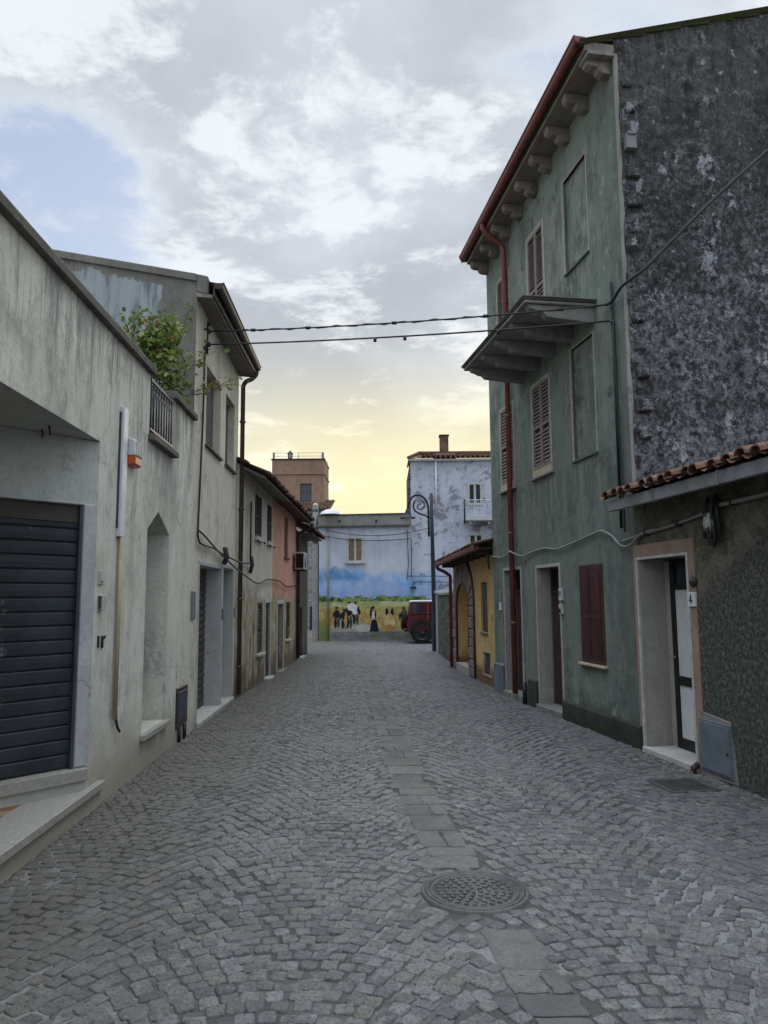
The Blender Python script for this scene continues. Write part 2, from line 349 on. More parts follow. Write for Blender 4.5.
    def stx(t, p, z, c, n1, n2, n3):
        b = t.n('ShaderNodeTexBrick'); s = t.sep(p); t.L(t.comb(t.math('ADD', s[0], s[1]), s[2], 0.), b.inputs['Vector'])
        b.inputs['Scale'].default_value = 1; b.inputs['Brick Width'].default_value = .62; b.inputs['Row Height'].default_value = .30; b.inputs['Mortar Size'].default_value = .018
        b.inputs['Color1'].default_value = (.20, .20, .205, 1); b.inputs['Color2'].default_value = (.27, .27, .28, 1); b.inputs['Mortar'].default_value = (.36, .36, .37, 1)
        return t.mix(t.ss(n3, .4, .7, 0, .4), b.outputs['Color'], (.13, .13, .14))
    M['ashlar'] = plaster('grey_ashlar_blocks', (.2, .2, .2), (.2, .2, .2), (.2, .2, .2), 0, (.1, .1, .1), .2, 0, .6, extra=stx)
    def rub(t, p, z, c, n1, n2, n3):
        v = t.voro(t.mapv(p, (1, 1, 1.5)), 5.5, 'DISTANCE_TO_EDGE'); cc = t.voro(t.mapv(p, (1, 1, 1.5)), 5.5, out='Color')
        k = t.mix(t.ss(t.sep(cc)[0], 0, 1), (.065, .062, .055), (.145, .14, .125))
        k = t.mix(t.ss(n3, .4, .7, 0, .5), k, (.05, .05, .045))
        return t.mix(t.ss(v, .05, .02, 0, .8), k, (.05, .05, .045))
    M['rubble'] = plaster('rubble_stone', (.1, .1, .1), (.1, .1, .1), (.1, .1, .1), 0, (.1, .1, .1), .2, 0, 1., extra=rub)
    M['arch_stone'] = plaster('arch_stone', (.20, .165, .155), (.26, .215, .20), (.12, .10, .095), .5, (.1, .1, .1), .2, .3, .7, scale=2)
    def yx(t, p, z, c, n1, n2, n3):
        w = t.math('ADD', z, t.math('MULTIPLY', t.math('SUBTRACT', n2, .5), .7))
        return t.mix(t.ss(w, .42, .22, 0, .9), c, (.15, .085, .05))
    M['yellow'] = plaster('ochre_yellow_render', (.54, .385, .16), (.58, .43, .20), (.36, .24, .10), .5, (.08, .06, .04), .3, .6, .3, extra=yx)
    M['arch_edge'] = simple('red_brown_border', (.085, .03, .028), .7, .2, 8)
    M['wallcolor'] = None
    t = NT('painted_wall'); p = t.obj(); c = t.attr('paint'); n2 = t.noise(p, 3.5, 8, .7, .3); n3 = t.noise(p, 22, 6, .7)
    st = t.noise(t.mapv(p, (3, 3, .3)), 1.6, 7, .68)
    c = t.mix(t.ss(st, .45, .7, 0, .35), c, t.mix(1., c, (.62, .62, .66), 'MULTIPLY')); c = t.mix(t.ss(n3, .5, .7, 0, .25), c, t.mix(1., c, (.6, .6, .62), 'MULTIPLY'))
    M['painted'] = t.out(c, .9, t.bump(n2, .4, .015), .1)
    # car
    M['car_red'] = simple('dark_red_car_paint', (.075, .006, .010), .22, .12, 3, spec=.5)
    M['tyre'] = simple('tyre_rubber', (.014, .014, .015), .85, .2, 20)
    M['steel'] = simple('steel_rim', (.22, .22, .23), .4, .2, 8, metal=.5)
    M['tail'] = simple('red_tail_lens', (.25, .02, .02), .2, .1, 8)
    # iron manhole
    t = NT('cast_iron'); p = t.obj(); n = t.noise(p, 18, 6, .7); c = t.mix(t.ss(n, .35, .65), (.055, .058, .06), (.10, .098, .095)); M['cast_iron'] = t.out(c, .6, t.bump(t.noise(p, 90, 4, .6), .4, .004), .4, .3)
    # terracotta floor stripes
    t = NT('striped_floor_tiles'); p = t.obj(); s = t.sep(p); w = t.math('FRACT', t.math('MULTIPLY', t.math('ADD', s[0], t.math('MULTIPLY', s[1], .35)), 4.2)); n = t.noise(p, 9, 6, .7)
    c = t.mix(t.ss(w, .48, .52), (.23, .085, .05), (.36, .25, .15)); c = t.mix(t.ss(n, .4, .75, 0, .5), c, (.14, .10, .08)); M['floor_tiles'] = t.out(c, .6, None, .3)
    # road: cobbles, mortar, slabs
    t = NT('basalt_setts'); p = t.obj(); r = t.attr('rnd', 'Fac'); n = t.noise(p, 1.1, 7, .65); n3 = t.noise(p, 70, 5, .75); n4 = t.noise(p, 14, 5, .7); big = t.noise(p, .45, 5, .6)
    hue = t.attr('hue', 'Fac'); c = t.mix(r, (.078, .080, .081), (.195, .199, .199)); c = t.mix(t.ss(hue, .72, .95, 0, .7), c, (.16, .145, .115)); c = t.mix(t.ss(hue, .25, .05, 0, .7), c, (.060, .065, .071)); c = t.mix(t.ss(n, .42, .62, 0, .5), c, (.17, .172, .168))
    c = t.mix(t.ss(n3, .44, .62, 0, .7), c, (.034, .036, .039)); c = t.mix(t.ss(n4, .54, .70, 0, .65), c, (.25, .255, .255))
    x = t.math('ADD', t.sep(p)[0], t.math('MULTIPLY', t.math('SUBTRACT', big, .5), 2.2))
    c = t.mix(t.ss(x, -.9, -1.9, 0, .5), c, (.105, .096, .074))
    M['cobble'] = t.out(c, t.ss(n4, .3, .7, .50, .82), t.bump(t.math('ADD', n3, t.math('MULTIPLY', n4, 1.5)), .9, .010), .4)
    t = NT('joint_mortar'); p = t.obj(); n = t.noise(p, .8, 7, .65, .3); n3 = t.noise(p, 50, 5, .7); n1 = t.noise(p, 2.4, 6, .6)
    k = t.math('ADD', t.ss(n, .47, .60), t.ss(n1, .56, .66, 0, .4), clamp=True)
    c = t.mix(k, (.070, .070, .066), (.20, .203, .196)); c = t.mix(t.ss(n3, .4, .7, 0, .5), c, (.06, .06, .058))
    M['mortar'] = t.out(c, .95, t.bump(n3, .6, .008), .1)
    t = NT('worn_slabs'); p = t.obj(); r = t.attr('rnd', 'Fac'); n = t.noise(p, 5, 7, .7); n3 = t.noise(p, 60, 5, .7)
    big = t.noise(p, 2.1, 8, .7); c = t.mix(r, (.085, .087, .085), (.155, .155, .146)); c = t.mix(t.ss(big, .4, .62, 0, .8), c, (.145, .139, .118)); c = t.mix(t.ss(n, .4, .7, 0, .6), c, (.07, .071, .07)); c = t.mix(t.ss(n3, .42, .7, 0, .6), c, (.055, .056, .056))
    M['slab'] = t.out(c, .85, t.bump(t.math('ADD', n, n3), .5, .006), .2)
    M['grit'] = simple('grit', (.20, .18, .145), .95, .6, 3)
    M['ground'] = simple('packed_earth', (.17, .16, .14), .95, .2, 3, .5)
mats()
M = MAT

# ---------------------------------------------------------------- shared builders
def louver_shutter(parent, x0, x1, z0, z1, y, o, mat, frame=.035, pitch=.055, name='shutter_leaf'):
    """one louvred leaf: frame with tilted slats, front at local y (o = outward sign)"""
    m = MB(); th = .035
    ya, yb = sorted((y, y - o * th))
    m.box(x0, x0 + frame, ya, yb, z0, z1); m.box(x1 - frame, x1, ya, yb, z0, z1)
    m.box(x0 + frame, x1 - frame, ya, yb, z0, z0 + frame * 1.3); m.box(x0 + frame, x1 - frame, ya, yb, z1 - frame, z1)
    zm = (z0 + z1) / 2; m.box(x0 + frame, x1 - frame, ya, yb, zm - .025, zm + .025)
    z = z0 + frame * 1.3 + .01
    while z < z1 - frame - pitch * .8:
        if abs(z + pitch / 2 - zm) > .045:
            yo, yi = y - o * .006, y - o * .03
            m.hexa([(x0 + frame, yo, z), (x1 - frame, yo, z), (x1 - frame, yi, z + pitch * .72), (x0 + frame, yi, z + pitch * .72),
                    (x0 + frame, yo, z + .009), (x1 - frame, yo, z + .009), (x1 - frame, yi, z + pitch * .72 + .009), (x0 + frame, yi, z + pitch * .72 + .009)])
        z += pitch
    return m.build(name, mat, parent)

def frame_of(parent, name, mat, x0, x1, z0, z1, w, ya, yb, bottom=True, bevel=.004):
    m = MB(); ya, yb = sorted((ya, yb))
    m.box(x0 - w, x0, ya, yb, z0 - (w if bottom else 0), z1 + w); m.box(x1, x1 + w, ya, yb, z0 - (w if bottom else 0), z1 + w)
    m.box(x0, x1, ya, yb, z1, z1 + w)
    if bottom: m.box(x0, x1, ya, yb, z0 - w, z0)
    return m.build(name, mat, parent, bevel)

def tile_roof(parent, mat, s0, s1, de, ze, slope, length, o, pitch=.19, zs=0., course=.38, name='roof', jit=1., seed=1, under=None):
    """barrel tiles: eave at outward distance de, height ze (changing by zs along s), rising inward"""
    q = random.Random(seed); m = MB(); n = max(1, int(round((s1 - s0) / pitch))); p = (s1 - s0) / n
    L = math.hypot(1, slope); nc = max(1, int(length / course)); cl = length / nc; k = 6
    for i in range(n):
        s = s0 + (i + .5) * p
        for c in range(nc):
            j = q.uniform(-.012, .012) * jit; lift = q.uniform(0, .008) * jit; sj = q.uniform(-.012, .012) * jit
            a0 = c * cl - (.03 + q.uniform(0, .04) * jit if c == 0 else .05); a1 = (c + 1) * cl
            vs = []
            for (a, r, up) in ((a0, p * .40, .045 + lift), (a1, p * .33, .025)):
                for thick in (0, .014):
                    for t in range(k + 1):
                        w = math.pi * t / k; d = de - a
                        vs.append((s + sj + (r - thick) * math.cos(w), o * d, ze + zs * (s - s0) / (s1 - s0) + a * slope + up + (r - thick) * .8 * math.sin(w) + j * .3))
            b = k + 1; fs = []
            for t in range(k):
                fs += [(t, t + 1, 2 * b + t + 1, 2 * b + t), (b + t, 3 * b + t, 3 * b + t + 1, b + t + 1), (t, b + t, b + t + 1, t + 1)]
            m.add(vs, fs)
    # channel tiles: concave strips between the covers
    for i in range(n + 1):
        s = s0 + i * p; zz = ze + zs * (s - s0) / (s1 - s0); vs = []
        for a in (-.04, length):
            for t in range(5):
                u = (t - 2) / 2 * p * .42; vs.append((s + u, o * (de - a), zz + a * slope + .012 + .045 * (abs(t - 2) / 2) ** 2))
        m.add(vs, [(t, t + 1, 5 + t + 1, 5 + t) for t in range(4)])
    # deck under the tiles
    m.add([(s0, o * de, ze), (s1, o * de, ze + zs), (s1, o * (de - length), ze + zs + length * slope), (s0, o * (de - length), ze + length * slope)], [(0, 1, 2, 3)])
    return m.build(name, mat, parent, recalc=False)

def catenary(a, b, sag, n=14):
    a, b = Vector(a), Vector(b)
    return [a.lerp(b, i / n) - Vector((0, 0, sag * 4 * (i / n) * (1 - i / n))) for i in range(n + 1)]
def smooth_path(pts, n=8):
    P = [Vector(p) for p in pts]; out = []
    for i in range(len(P) - 1):
        p0, p1, p2, p3 = P[max(i - 1, 0)], P[i], P[i + 1], P[min(i + 2, len(P) - 1)]
        for k in range(n):
            t = k / n; out.append(.5 * ((2 * p1) + (-p0 + p2) * t + (2 * p0 - 5 * p1 + 4 * p2 - p3) * t * t + (-p0 + 3 * p1 - 3 * p2 + p3) * t ** 3))
    return out + [P[-1]]

class Fr:   # a facade's frame: s along the facade, d outwards, z up -> world
    def __init__(f, a, yaw, o):
        f.a = a; f.yaw = yaw; f.o = o; y = R(yaw); f.u = Vector((math.sin(y), math.cos(y), 0)); f.rz = math.atan2(f.u.y, f.u.x); f.nl = Vector((-f.u.y, f.u.x, 0))
    def w(f, s, d, z): return Vector((f.a[0], f.a[1], 0)) + f.u * s + f.nl * (f.o * d) + Vector((0, 0, z))
FG = Fr((2.698, 7.937), -9.302, 1)
FL = Fr((-2.250, 6.025), -2.019, -1)
FB = Fr((-2.402, 12.335), .826, -1)
FY = Fr((1.921, 13.262), -4.634, 1)

exec_order = []
# ================================================================ THE STREET
def build_road():
    q = np.random.RandomState(3)
    road = thing('road', 'dark grey cobbled street with a slab strip down its middle', 'road'); road['kind'] = 'structure'
    MB().quad((-9, -6, .0), (9, -6, .0), (9, 46, .0), (-9, 46, .0)).build('joint_sheet', M['mortar'], road)
    strip = [(-.62, 23.3), (-.26, 14.8), (-.006, 10.0), (.243, 6.43), (.40, 4.75)]
    strip2 = [(.56, 3.80), (.66, 3.05), (.84, 1.6)]
    def cx(y, P):
        for (xa, ya), (xb, yb) in zip(P, P[1:]):
            if yb <= y <= ya: return xb + (xa - xb) * (y - yb) / (ya - yb)
        return None
    def in_strip(x, y):
        c = cx(min(max(y, 4.751), 23.29), strip)
        if 4.58 < y < 23.2 and abs(x - c) < .1655 + .025 * math.sin(y * 7): return True
        c = cx(y, strip2)
        return c is not None and abs(x - c) < .145
    W = 1.50; pitch = .083; sag = .30
    spots = []
    for k in range(-5, 6):
        nst = 18
        for r in range(int(-1 / pitch), int(46 / pitch)):
            for i in range(nst):
                u = (i + .5 + (r % 2) * .5 - .25 + q.normal(0, .07)) / nst * 2 - 1
                if abs(u) > 1.0: continue
                x = (k + .5 + u / 2) * W + .35; yy = r * pitch + sag * (1 - u * u) + .10 * math.sin(k * 2.1)
                spots.append((x + q.normal(0, .007) + .03 * mnoise.noise(Vector((x, yy, 0))), yy + q.normal(0, .008) + .06 * mnoise.noise(Vector((x * .7, yy * .7, 5))), math.atan(-2 * u * sag / (W / 2)) + q.normal(0, .07), W / nst))
    def keep(x, y):
        if y < .8: return False
        if y < 12.2 and x < -2.32 - .035 * (y - 6): return False
        if 12.2 <= y < 22 and (x < -2.5): return False
        if y < 13 and x > 2.78 - (y - 7.94) * .164: return False
        if 13 <= y < 22.5 and x > 1.98 - (y - 13) * .045: return False
        if y > 28.3 and x > -2.4: return False
        if x < -5 or x > 5: return False
        if math.hypot(x - .481, y - 4.245) < .30: return False
        if abs(x - 2.52) < .27 and abs(y - 6.5) < .23: return False
        return not in_strip(x, y)
    spots = [s for s in spots if keep(s[0], s[1])]
    V = []; F = []; A = []; HU = []
    for (x, y, a, w) in spots:
        near = y < 15
        lo = mnoise.noise(Vector((x * .8, y * .8, 3.3)))
        hx = w * .5 * (.955 + q.uniform(-.08, .04)); hy = pitch * .5 * (.95 + q.uniform(-.08, .05)); zt = .0085 + .003 * lo + q.normal(0, .0017); tx, ty = q.normal(0, .03), q.normal(0, .03); g = q.beta(1.6, 1.9)
        ca, sa = math.cos(a), math.sin(a); b = len(V)
        if near:
            ring = []; k1, k2 = q.uniform(.62, .86, 2)
            for (sx, sy) in ((1, k1), (k2, 1), (-k1, 1), (-1, k2), (-1, -k1), (-k2, -1), (k1, -1), (1, -k2)):
                ring.append((sx * hx * (1 + q.uniform(-.09, .06)), sy * hy * (1 + q.uniform(-.09, .06))))
            for (sc, z) in ((1., -.01), (.985, zt * .62), (.90, zt * .95), (.55, zt)):
                for (px, py) in ring:
                    lx, ly = px * sc, py * sc; V.append((x + lx * ca - ly * sa, y + lx * sa + ly * ca, z + ((lx * tx + ly * ty) if z > 0 else 0) + (q.normal(0, .0016) if sc < .95 else 0)))
            V.append((x, y, zt + q.normal(0, .0022)))
            for r in range(3):
                for i in range(8): F.append((b + r * 8 + i, b + r * 8 + (i + 1) % 8, b + r * 8 + 8 + (i + 1) % 8, b + r * 8 + 8 + i))
            for i in range(8): F.append((b + 24 + i, b + 24 + (i + 1) % 8, b + 32))
            A += [g] * 33; HU += [q.uniform()] * 33
        else:
            for (sc, z) in ((1., -.01), (.8, zt)):
                for (sx, sy) in ((1, 1), (-1, 1), (-1, -1), (1, -1)):
                    lx, ly = sx * hx * sc, sy * hy * sc; V.append((x + lx * ca - ly * sa, y + lx * sa + ly * ca, z))
            for i in range(4): F.append((b + i, b + (i + 1) % 4, b + 4 + (i + 1) % 4, b + 4 + i))
            F.append((b + 4, b + 5, b + 6, b + 7)); A += [g] * 8; HU += [q.uniform()] * 8
    me = bpy.data.meshes.new('cobble_paving'); me.from_pydata(V, [], F); me.materials.append(M['cobble'])
    me.attributes.new('rnd', 'FLOAT', 'POINT').data.foreach_set('value', A); me.attributes.new('hue', 'FLOAT', 'POINT').data.foreach_set('value', HU)
    me.polygons.foreach_set('use_smooth', [True] * len(F))
    o = bpy.data.objects.new('cobble_paving', me); COL.objects.link(o); o.parent = road; o['kind'] = 'stuff'
    # slab strip
    V = []; F = []; A = []
    def slab(x0, x1, y0, y1, sk, zt=.010):
        b = len(V); g = q.uniform(0, 1); cor = [(x0, y0), (x1, y0), (x1 + sk, y1), (x0 + sk, y1)]; ol = []; cxm = sum(p[0] for p in cor) / 4; cym = sum(p[1] for p in cor) / 4
        for i in range(4):
            (ax, ay), (bx, by) = cor[i], cor[(i + 1) % 4]
            for t_ in (.04, .2, .4, .6, .8, .96): ol.append((ax + (bx - ax) * t_ + q.normal(0, .0045), ay + (by - ay) * t_ + q.normal(0, .0045)))
        N_ = len(ol)
        for (ins, z) in ((0, -.01), (.002, zt - .004), (.012, zt), (.06, zt)):
            for (x, y) in ol:
                l = max(.02, math.hypot(x - cxm, y - cym)); V.append((x + (cxm - x) * ins / l, y + (cym - y) * ins / l, z + (q.normal(0, .0012) if ins > .01 else 0))); A.append(g)
        for r in range(3):
            for i in range(N_): F.append((b + r * N_ + i, b + r * N_ + (i + 1) % N_, b + r * N_ + N_ + (i + 1) % N_, b + r * N_ + N_ + i))
        F.append(tuple(b + 3 * N_ + i for i in range(N_)))
    for P, lo, hi, hw in ((strip, 4.60, 23.2, .170), (strip2, 1.7, 3.90, .125)):
        y = lo
        while y < hi - .1:
            l = q.uniform(.13, .45); y1 = min(y + l, hi); yc = lambda v: cx(min(max(v, P[-1][1] + .001), P[0][1] - .001), P); c = yc(y); c1 = yc(y1)
            j0, j1 = q.normal(0, .022, 2); zt = .0095 + q.normal(0, .002)
            if q.uniform() < .5:
                sp = q.uniform(-.05, .05)
                slab(c - hw + j0, c + sp - .006, y, y1 - .012, c1 - c, zt); slab(c + sp + .006, c + hw + j1, y, y1 - .012 - q.uniform(0, .015), c1 - c, zt)
            else: slab(c - hw + j0, c + hw + j1, y, y1 - .012, c1 - c, zt)
            y = y1
    me = bpy.data.meshes.new('paving_strip'); me.from_pydata(V, [], F); me.materials.append(M['slab']); me.attributes.new('rnd', 'FLOAT', 'POINT').data.foreach_set('value', A)
    o = bpy.data.objects.new('paving_strip', me); COL.objects.link(o); o.parent = road
    g = MB().quad((-600, -600, -.05), (600, -600, -.05), (600, 900, -.05), (-600, 900, -.05)).build('ground', M['ground']); g['kind'] = 'structure'
    # mortar skim worn over the strip just above the manhole
    # manhole
    mh = thing('manhole_cover', 'round cast iron manhole cover with raised studs set in the cobbles', 'manhole cover', (.481, 4.245, 0)); mh.scale = (.90, .90, 1)
    m = MB(); m.lathe([(.30, -.02), (.30, .020), (.285, .022), (.283, .012), (.27, .012), (.268, .019), (.255, .019), (.252, .012), (0.0005, .012)], n=48); m.build('lid', M['cast_iron'], mh)
    m = MB()
    for rr, n in ((.215, 26), (.172, 21), (.128, 15), (.084, 10), (.04, 5)):
        for i in range(n):
            w = 2 * math.pi * (i + (.5 if n % 2 else 0)) / n; c, s = math.cos(w), math.sin(w); hw, hr = .013 if rr > .05 else .012, .013
            P = [(rr - hr, -hw), (rr + hr, -hw), (rr + hr, hw), (rr - hr, hw)]
            m.hexa([(a * c - b * s, a * s + b * c, .012) for a, b in P] + [(a * c - b * s, a * s + b * c, .0195) for a, b in [(x + (rr - x) * .25, y * .75) for x, y in P]])
    m.build('stud_pattern', M['cast_iron'], mh)
    m = MB(); m.lathe([(.325, -.02), (.325, .016), (.303, .018), (.303, -.02)], n=48); m.build('frame_ring', M['slab'], mh)
    # street drain
    gr = thing('drain_grate', 'iron street drain grate in front of the black and white door', 'drain', (2.52, 6.5, 0), FG.rz)
    m = MB(); m.box(-.22, .22, -.22, -.19, -.02, .012); m.box(-.22, .22, .19, .22, -.02, .012); m.box(-.22, -.19, -.19, .19, -.02, .012); m.box(.19, .22, -.19, .19, -.02, .012); m.build('frame', M['cast_iron'], gr, .003)
    m = MB()
    for i in range(11): a = -.175 + i * .035; m.box(a - .009, a + .009, -.19, .19, -.015, .010)
    m.build('bar', M['cast_iron'], gr); MB().box(-.19, .19, -.19, .19, .001, .003).build('pit', M['void'], gr)
build_road()

# ================================================================ GREEN HOUSE (right)
def build_green():
    f = FG; o = 1
    h = thing('green_house', 'three storey green rendered house with red gutter and bracketed concrete balcony', 'house', f.w(0, 0, 0), f.rz)
    def ztop(s): return 7.86 - .05 * s
    holes = [rect(3.62, 4.40, .10, 2.03), rect(2.10, 2.93, .08, 2.01),
             rect(.80, 1.45, .80, 1.99),
             rect(2.20, 2.92, 3.33, 4.72), rect(3.74, 4.42, 3.34, 4.73), rect(2.25, 2.93, 5.27, 7.03), rect(3.76, 4.42, 5.27, 6.99),
             rect(.82, 1.51, 5.86, 7.15), rect(.81, 1.46, 3.33, 4.80)]
    dep = [-.24, -.26, -.03, -.03, -.03, -.03, -.03, -.035, -.035]
    m = MB(); m.holed([(0, 0), (5, 0), (5, ztop(5)), (0, ztop(0))], holes, 0, dep)
    for x0, x1, z0, z1 in ((.82, 1.51, 5.86, 7.15), (.81, 1.46, 3.33, 4.80)): m.quad((x0, -.035, z0), (x1, -.035, z0), (x1, -.035, z1), (x0, -.035, z1))
    m.quad((5, 0, 0), (5, -8, 0), (5, -8, 7.6), (5, -4, 8.9), (5, 0, 7.6)); m.quad((0, -8, 0), (5, -8, 0), (5, -8, 7.6), (0, -8, 7.8))
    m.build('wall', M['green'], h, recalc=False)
    # gable wall towards the camera, displaced so that its face is uneven
    prof = [(.28, 8.00), (0, 8.07), (-.48, 8.21), (-1.14, 8.41), (-2.06, 8.70), (-4, 9.32), (-8, 8.0)]
    def top(y):
        for (a, za), (b, zb) in zip(prof, prof[1:]):
            if b <= y <= a: return za + (zb - za) * (a - y) / (a - b)
        return 8.0
    m = MB(); ny, nz = 240, 270; vs = []
    for i in range(ny + 1):
        y = -.0 - 6.0 * i / ny; t = top(y)
        for k in range(nz + 1):
            z = t * k / nz; p = Vector((0, y, z))
            dsp = .020 * mnoise.fractal(p * 3.1, .6, 2.1, 6) + .014 * mnoise.noise(p * 9)
            dsp += .014 * max(0, mnoise.noise(p * 2.3 + Vector((5, 1, 3))) - .15) * 4 * min(1, max(0, (6.4 - z)))
            vs.append((-.012 - max(-.008, dsp) * min(1, i / 4), y, z))
    m.add(vs, [(i * (nz + 1) + k, i * (nz + 1) + k + 1, (i + 1) * (nz + 1) + k + 1, (i + 1) * (nz + 1) + k) for i in range(ny) for k in range(nz)], True)
    m.quad((0, -6, 0), (0, -8, 0), (0, -8, 8.0), (0, -6, top(-6)))
    m.build('gable_wall', M['gable'], h)
    # corner mortar strip and the toothing stones left beside it
    m = MB(); n = 40; q = random.Random(5); vs = []
    for i in range(n + 1):
        z = 7.85 * i / n; w = .026 + q.uniform(-.010, .016); vs += [(-.016, .012, z), (-.030, -.005, z), (-.026, -w, z)]
    m.add(vs, [(3 * i + a, 3 * i + a + 1, 3 * i + a + 4, 3 * i + a + 3) for i in range(n) for a in (0, 1)]); m.add([], [])
    m.build('corner_strip', M['corner_strip'], h)
    m = MB()
    for z, w, hh, dp in ((7.12, .15, .15, .05), (6.32, .17, .14, .055), (5.98, .20, .20, .05), (5.66, .16, .1, .03), (4.62, .15, .12, .05), (4.3, .13, .16, .04), (3.98, .16, .13, .06), (3.60, .19, .16, .07), (3.3, .15, .14, .06), (4.95, .14, .12, .03), (7.45, .13, .12, .03)):
        y0 = -.075 - q.uniform(0, .02)
        m.hexa([(-.005, y0, z), (-.005, y0 - w, z), (-.012 - dp, y0 - w * .94, z + .02), (-.012 - dp, y0 - .01, z + .01), (-.005, y0, z + hh), (-.005, y0 - w, z + hh * .95), (-.012 - dp * .8, y0 - w * .9, z + hh * .9), (-.012 - dp * .85, y0 - .02, z + hh * .92)])
    m.split('toothing_stone', M['gable'], h, .012)
    m = MB(); m.box(-.09, -.01, -.20, -.075, 6.66, 6.84); m.box(-.105, -.09, -.19, -.085, 6.82, 6.855); m.build('junction_box', M['grey_metal'], h, .006)
    # cornice slab, corbels, gutter, roof
    m = MB(); m.hexa([(-.02, 0, 7.86), (5.02, 0, 7.60), (5.02, .355, 7.60), (-.02, .355, 7.86), (-.02, 0, 7.97), (5.02, 0, 7.71), (5.02, .355, 7.71), (-.02, .355, 7.97)]); m.build('cornice', M['soffit'], h, .006)
    for i in range(9):
        s = .05 + i * .60; zt = 7.858 - .0516 * s; m = MB()
        prof2 = [(.0, zt - .20), (.09, zt - .20), (.15, zt - .175), (.17, zt - .125), (.24, zt - .125), (.29, zt - .10), (.31, zt - .05), (.31, zt - .004), (0, zt - .004)]
        m.prism(prof2, 'x', s, s + .135); m.build('corbel', M['soffit'], h, .006)
    m = MB(); m.box(-.05, .20, .01, .33, 7.80, 7.852); m.build('corbel_cap', M['cement'], h, .006)
    m = MB(); n = 10; vs = []
    for (s, zz) in ((-.05, 8.00), (5.04, 7.74)):
        for k in range(n + 1):
            w = math.pi * (k / n); vs.append((s, .425 + .065 * math.cos(w), zz - .085 * math.sin(w)))
        vs += [(s, .355, zz + .02), (s, .37, zz + .02), (s, .48, zz + .012), (s, .495, zz)]
    L = n + 5
    m.add(vs[:], [(k, k + 1, L + k + 1, L + k) for k in range(n)], True)
    for e in (0, 1): m.add([vs[e * L + k] for k in range(n + 1)], [tuple(range(n + 1))])
    m.tube([(-.05, .492, 8.0), (5.04, .492, 7.74)], .011, 6)
    m.build('gutter', M['red_metal'], h)
    m = MB(); m.tube(smooth_path([(3.80, .42, 7.73), (3.80, .41, 7.64), (3.80, .28, 7.50), (3.80, .12, 7.40), (3.80, .075, 7.28)], 5) + [Vector((3.80, .075, .12))], .043, 10)
    for z in (6.4, 4.5, 2.6, 1.2): m.lathe([(.047, z - .02), (.052, z - .018), (.052, z + .018), (.047, z + .02)], (3.80, .075, 0), 10)
    m.build('downpipe', M['red_metal'], h)
    r = tile_roof(h, M['tiles_moss'], .0, 5.05, .40, 7.90, .30, 4.5, 1, zs=-.25, seed=4)
    q = random.Random(8); m = MB(); y = .37
    while y > -4.2:
        l = q.uniform(.30, .46); y1, y0 = y, y - l - .03; za = 8.075 - y1 * .298; zb = 8.075 - y0 * .298; k_ = q.uniform(.0, .012); e = q.uniform(.03, .06)
        m.hexa([(-e, y1, za - .03), (.06, y1, za - .03), (.06, y0, zb - .055), (-e, y0, zb - .055), (-e + .01, y1, za + .018 + k_), (.05, y1, za + .018 + k_), (.05, y0, zb - .012), (-e + .01, y0, zb - .012)]); y -= l
    m.build('verge_tiles', M['tiles_moss'], h, .01)
    m = MB(); m.quad((-.03, -4.08, 9.30), (5.05, -4.08, 9.08), (5.05, -8.2, 7.75), (-.1, -8.2, 8.0)); m.build('rear_roof', M['tiles_moss'], h)
    # balcony without railing
    bl = thing_part('balcony', h)
    m = MB(); m.box(.70, 3.43, 0, .90, 5.095, 5.135); m.build('slab', M['balcony'], bl, .008)
    m = MB(); m.box(.68, 3.45, 0, .92, 5.137, 5.155); m.box(.665, 3.465, .0, .935, 5.157, 5.178); m.build('edge_moulding', M['dark_cement'], bl, .006)
    for i in range(5):
        s = .74 + i * .622; m = MB()
        m.prism([(0, 4.90), (.60, 4.945), (.65, 4.995), (.70, 5.0), (.77, 5.035), (.81, 5.04), (.85, 5.093), (0, 5.093)], 'x', s, s + .13); m.build('bracket', M['balcony'], bl, .006)
    # louvred windows
    for (x0, x1, z0, z1, sill) in ((2.20, 2.92, 3.33, 4.72, 1), (3.74, 4.42, 3.34, 4.73, 1), (2.25, 2.93, 5.27, 7.03, 0), (3.76, 4.42, 5.27, 6.99, 0)):
        w = thing_part('shuttered_window', h); z0b = z0 + (.12 if sill else 0); xm = (x0 + x1) / 2
        frame_of(w, 'frame', M['sand_frame'], x0 + .03, x1 - .03, z0 + .0, z1 - .03, .05, -.028, .016, bottom=False)
        MB().quad((x0, -.026, z0), (x1, -.026, z0), (x1, -.026, z1), (x0, -.026, z1)).build('backing', M['louver_dark'], w)
        louver_shutter(w, x0 + .032, xm - .003, z0b, z1 - .032, .012, 1, M['louver']); louver_shutter(w, xm + .003, x1 - .032, z0b, z1 - .032, .012, 1, M['louver'])
        if sill:
            m = MB(); m.box(x0 + .03, x1 - .03, -.02, .014, z0, z0 + .115); m.build('lower_board', M['beige_sill'], w, .003)
            m = MB(); m.box(x0 - .05, x1 + .05, -.02, .055, z0 - .03, z0 - .002); m.build('sill', M['cement'], w, .004)
    # blind windows: thin raised frames
    for (x0, x1, z0, z1) in ((.82, 1.51, 5.86, 7.15), (.81, 1.46, 3.33, 4.80)):
        b = thing_part('blind_window', h); m = MB(); m.box(x1, x1 + .03, -.03, .02, z0, z1 + .03); m.box(x0 - .02, x1, -.03, .012, z1, z1 + .025); m.box(x0 - .02, x0, -.03, .010, z0, z1)
        m.build('frame', M['sand_frame'], b, .004); m = MB(); m.box(x0 - .02, x1 + .03, -.03, .03, z0 - .025, z0); m.build('sill', M['dark_cement'], b, .004)
    # ground floor shutter
    w = thing_part('shuttered_window', h); xm = 1.125
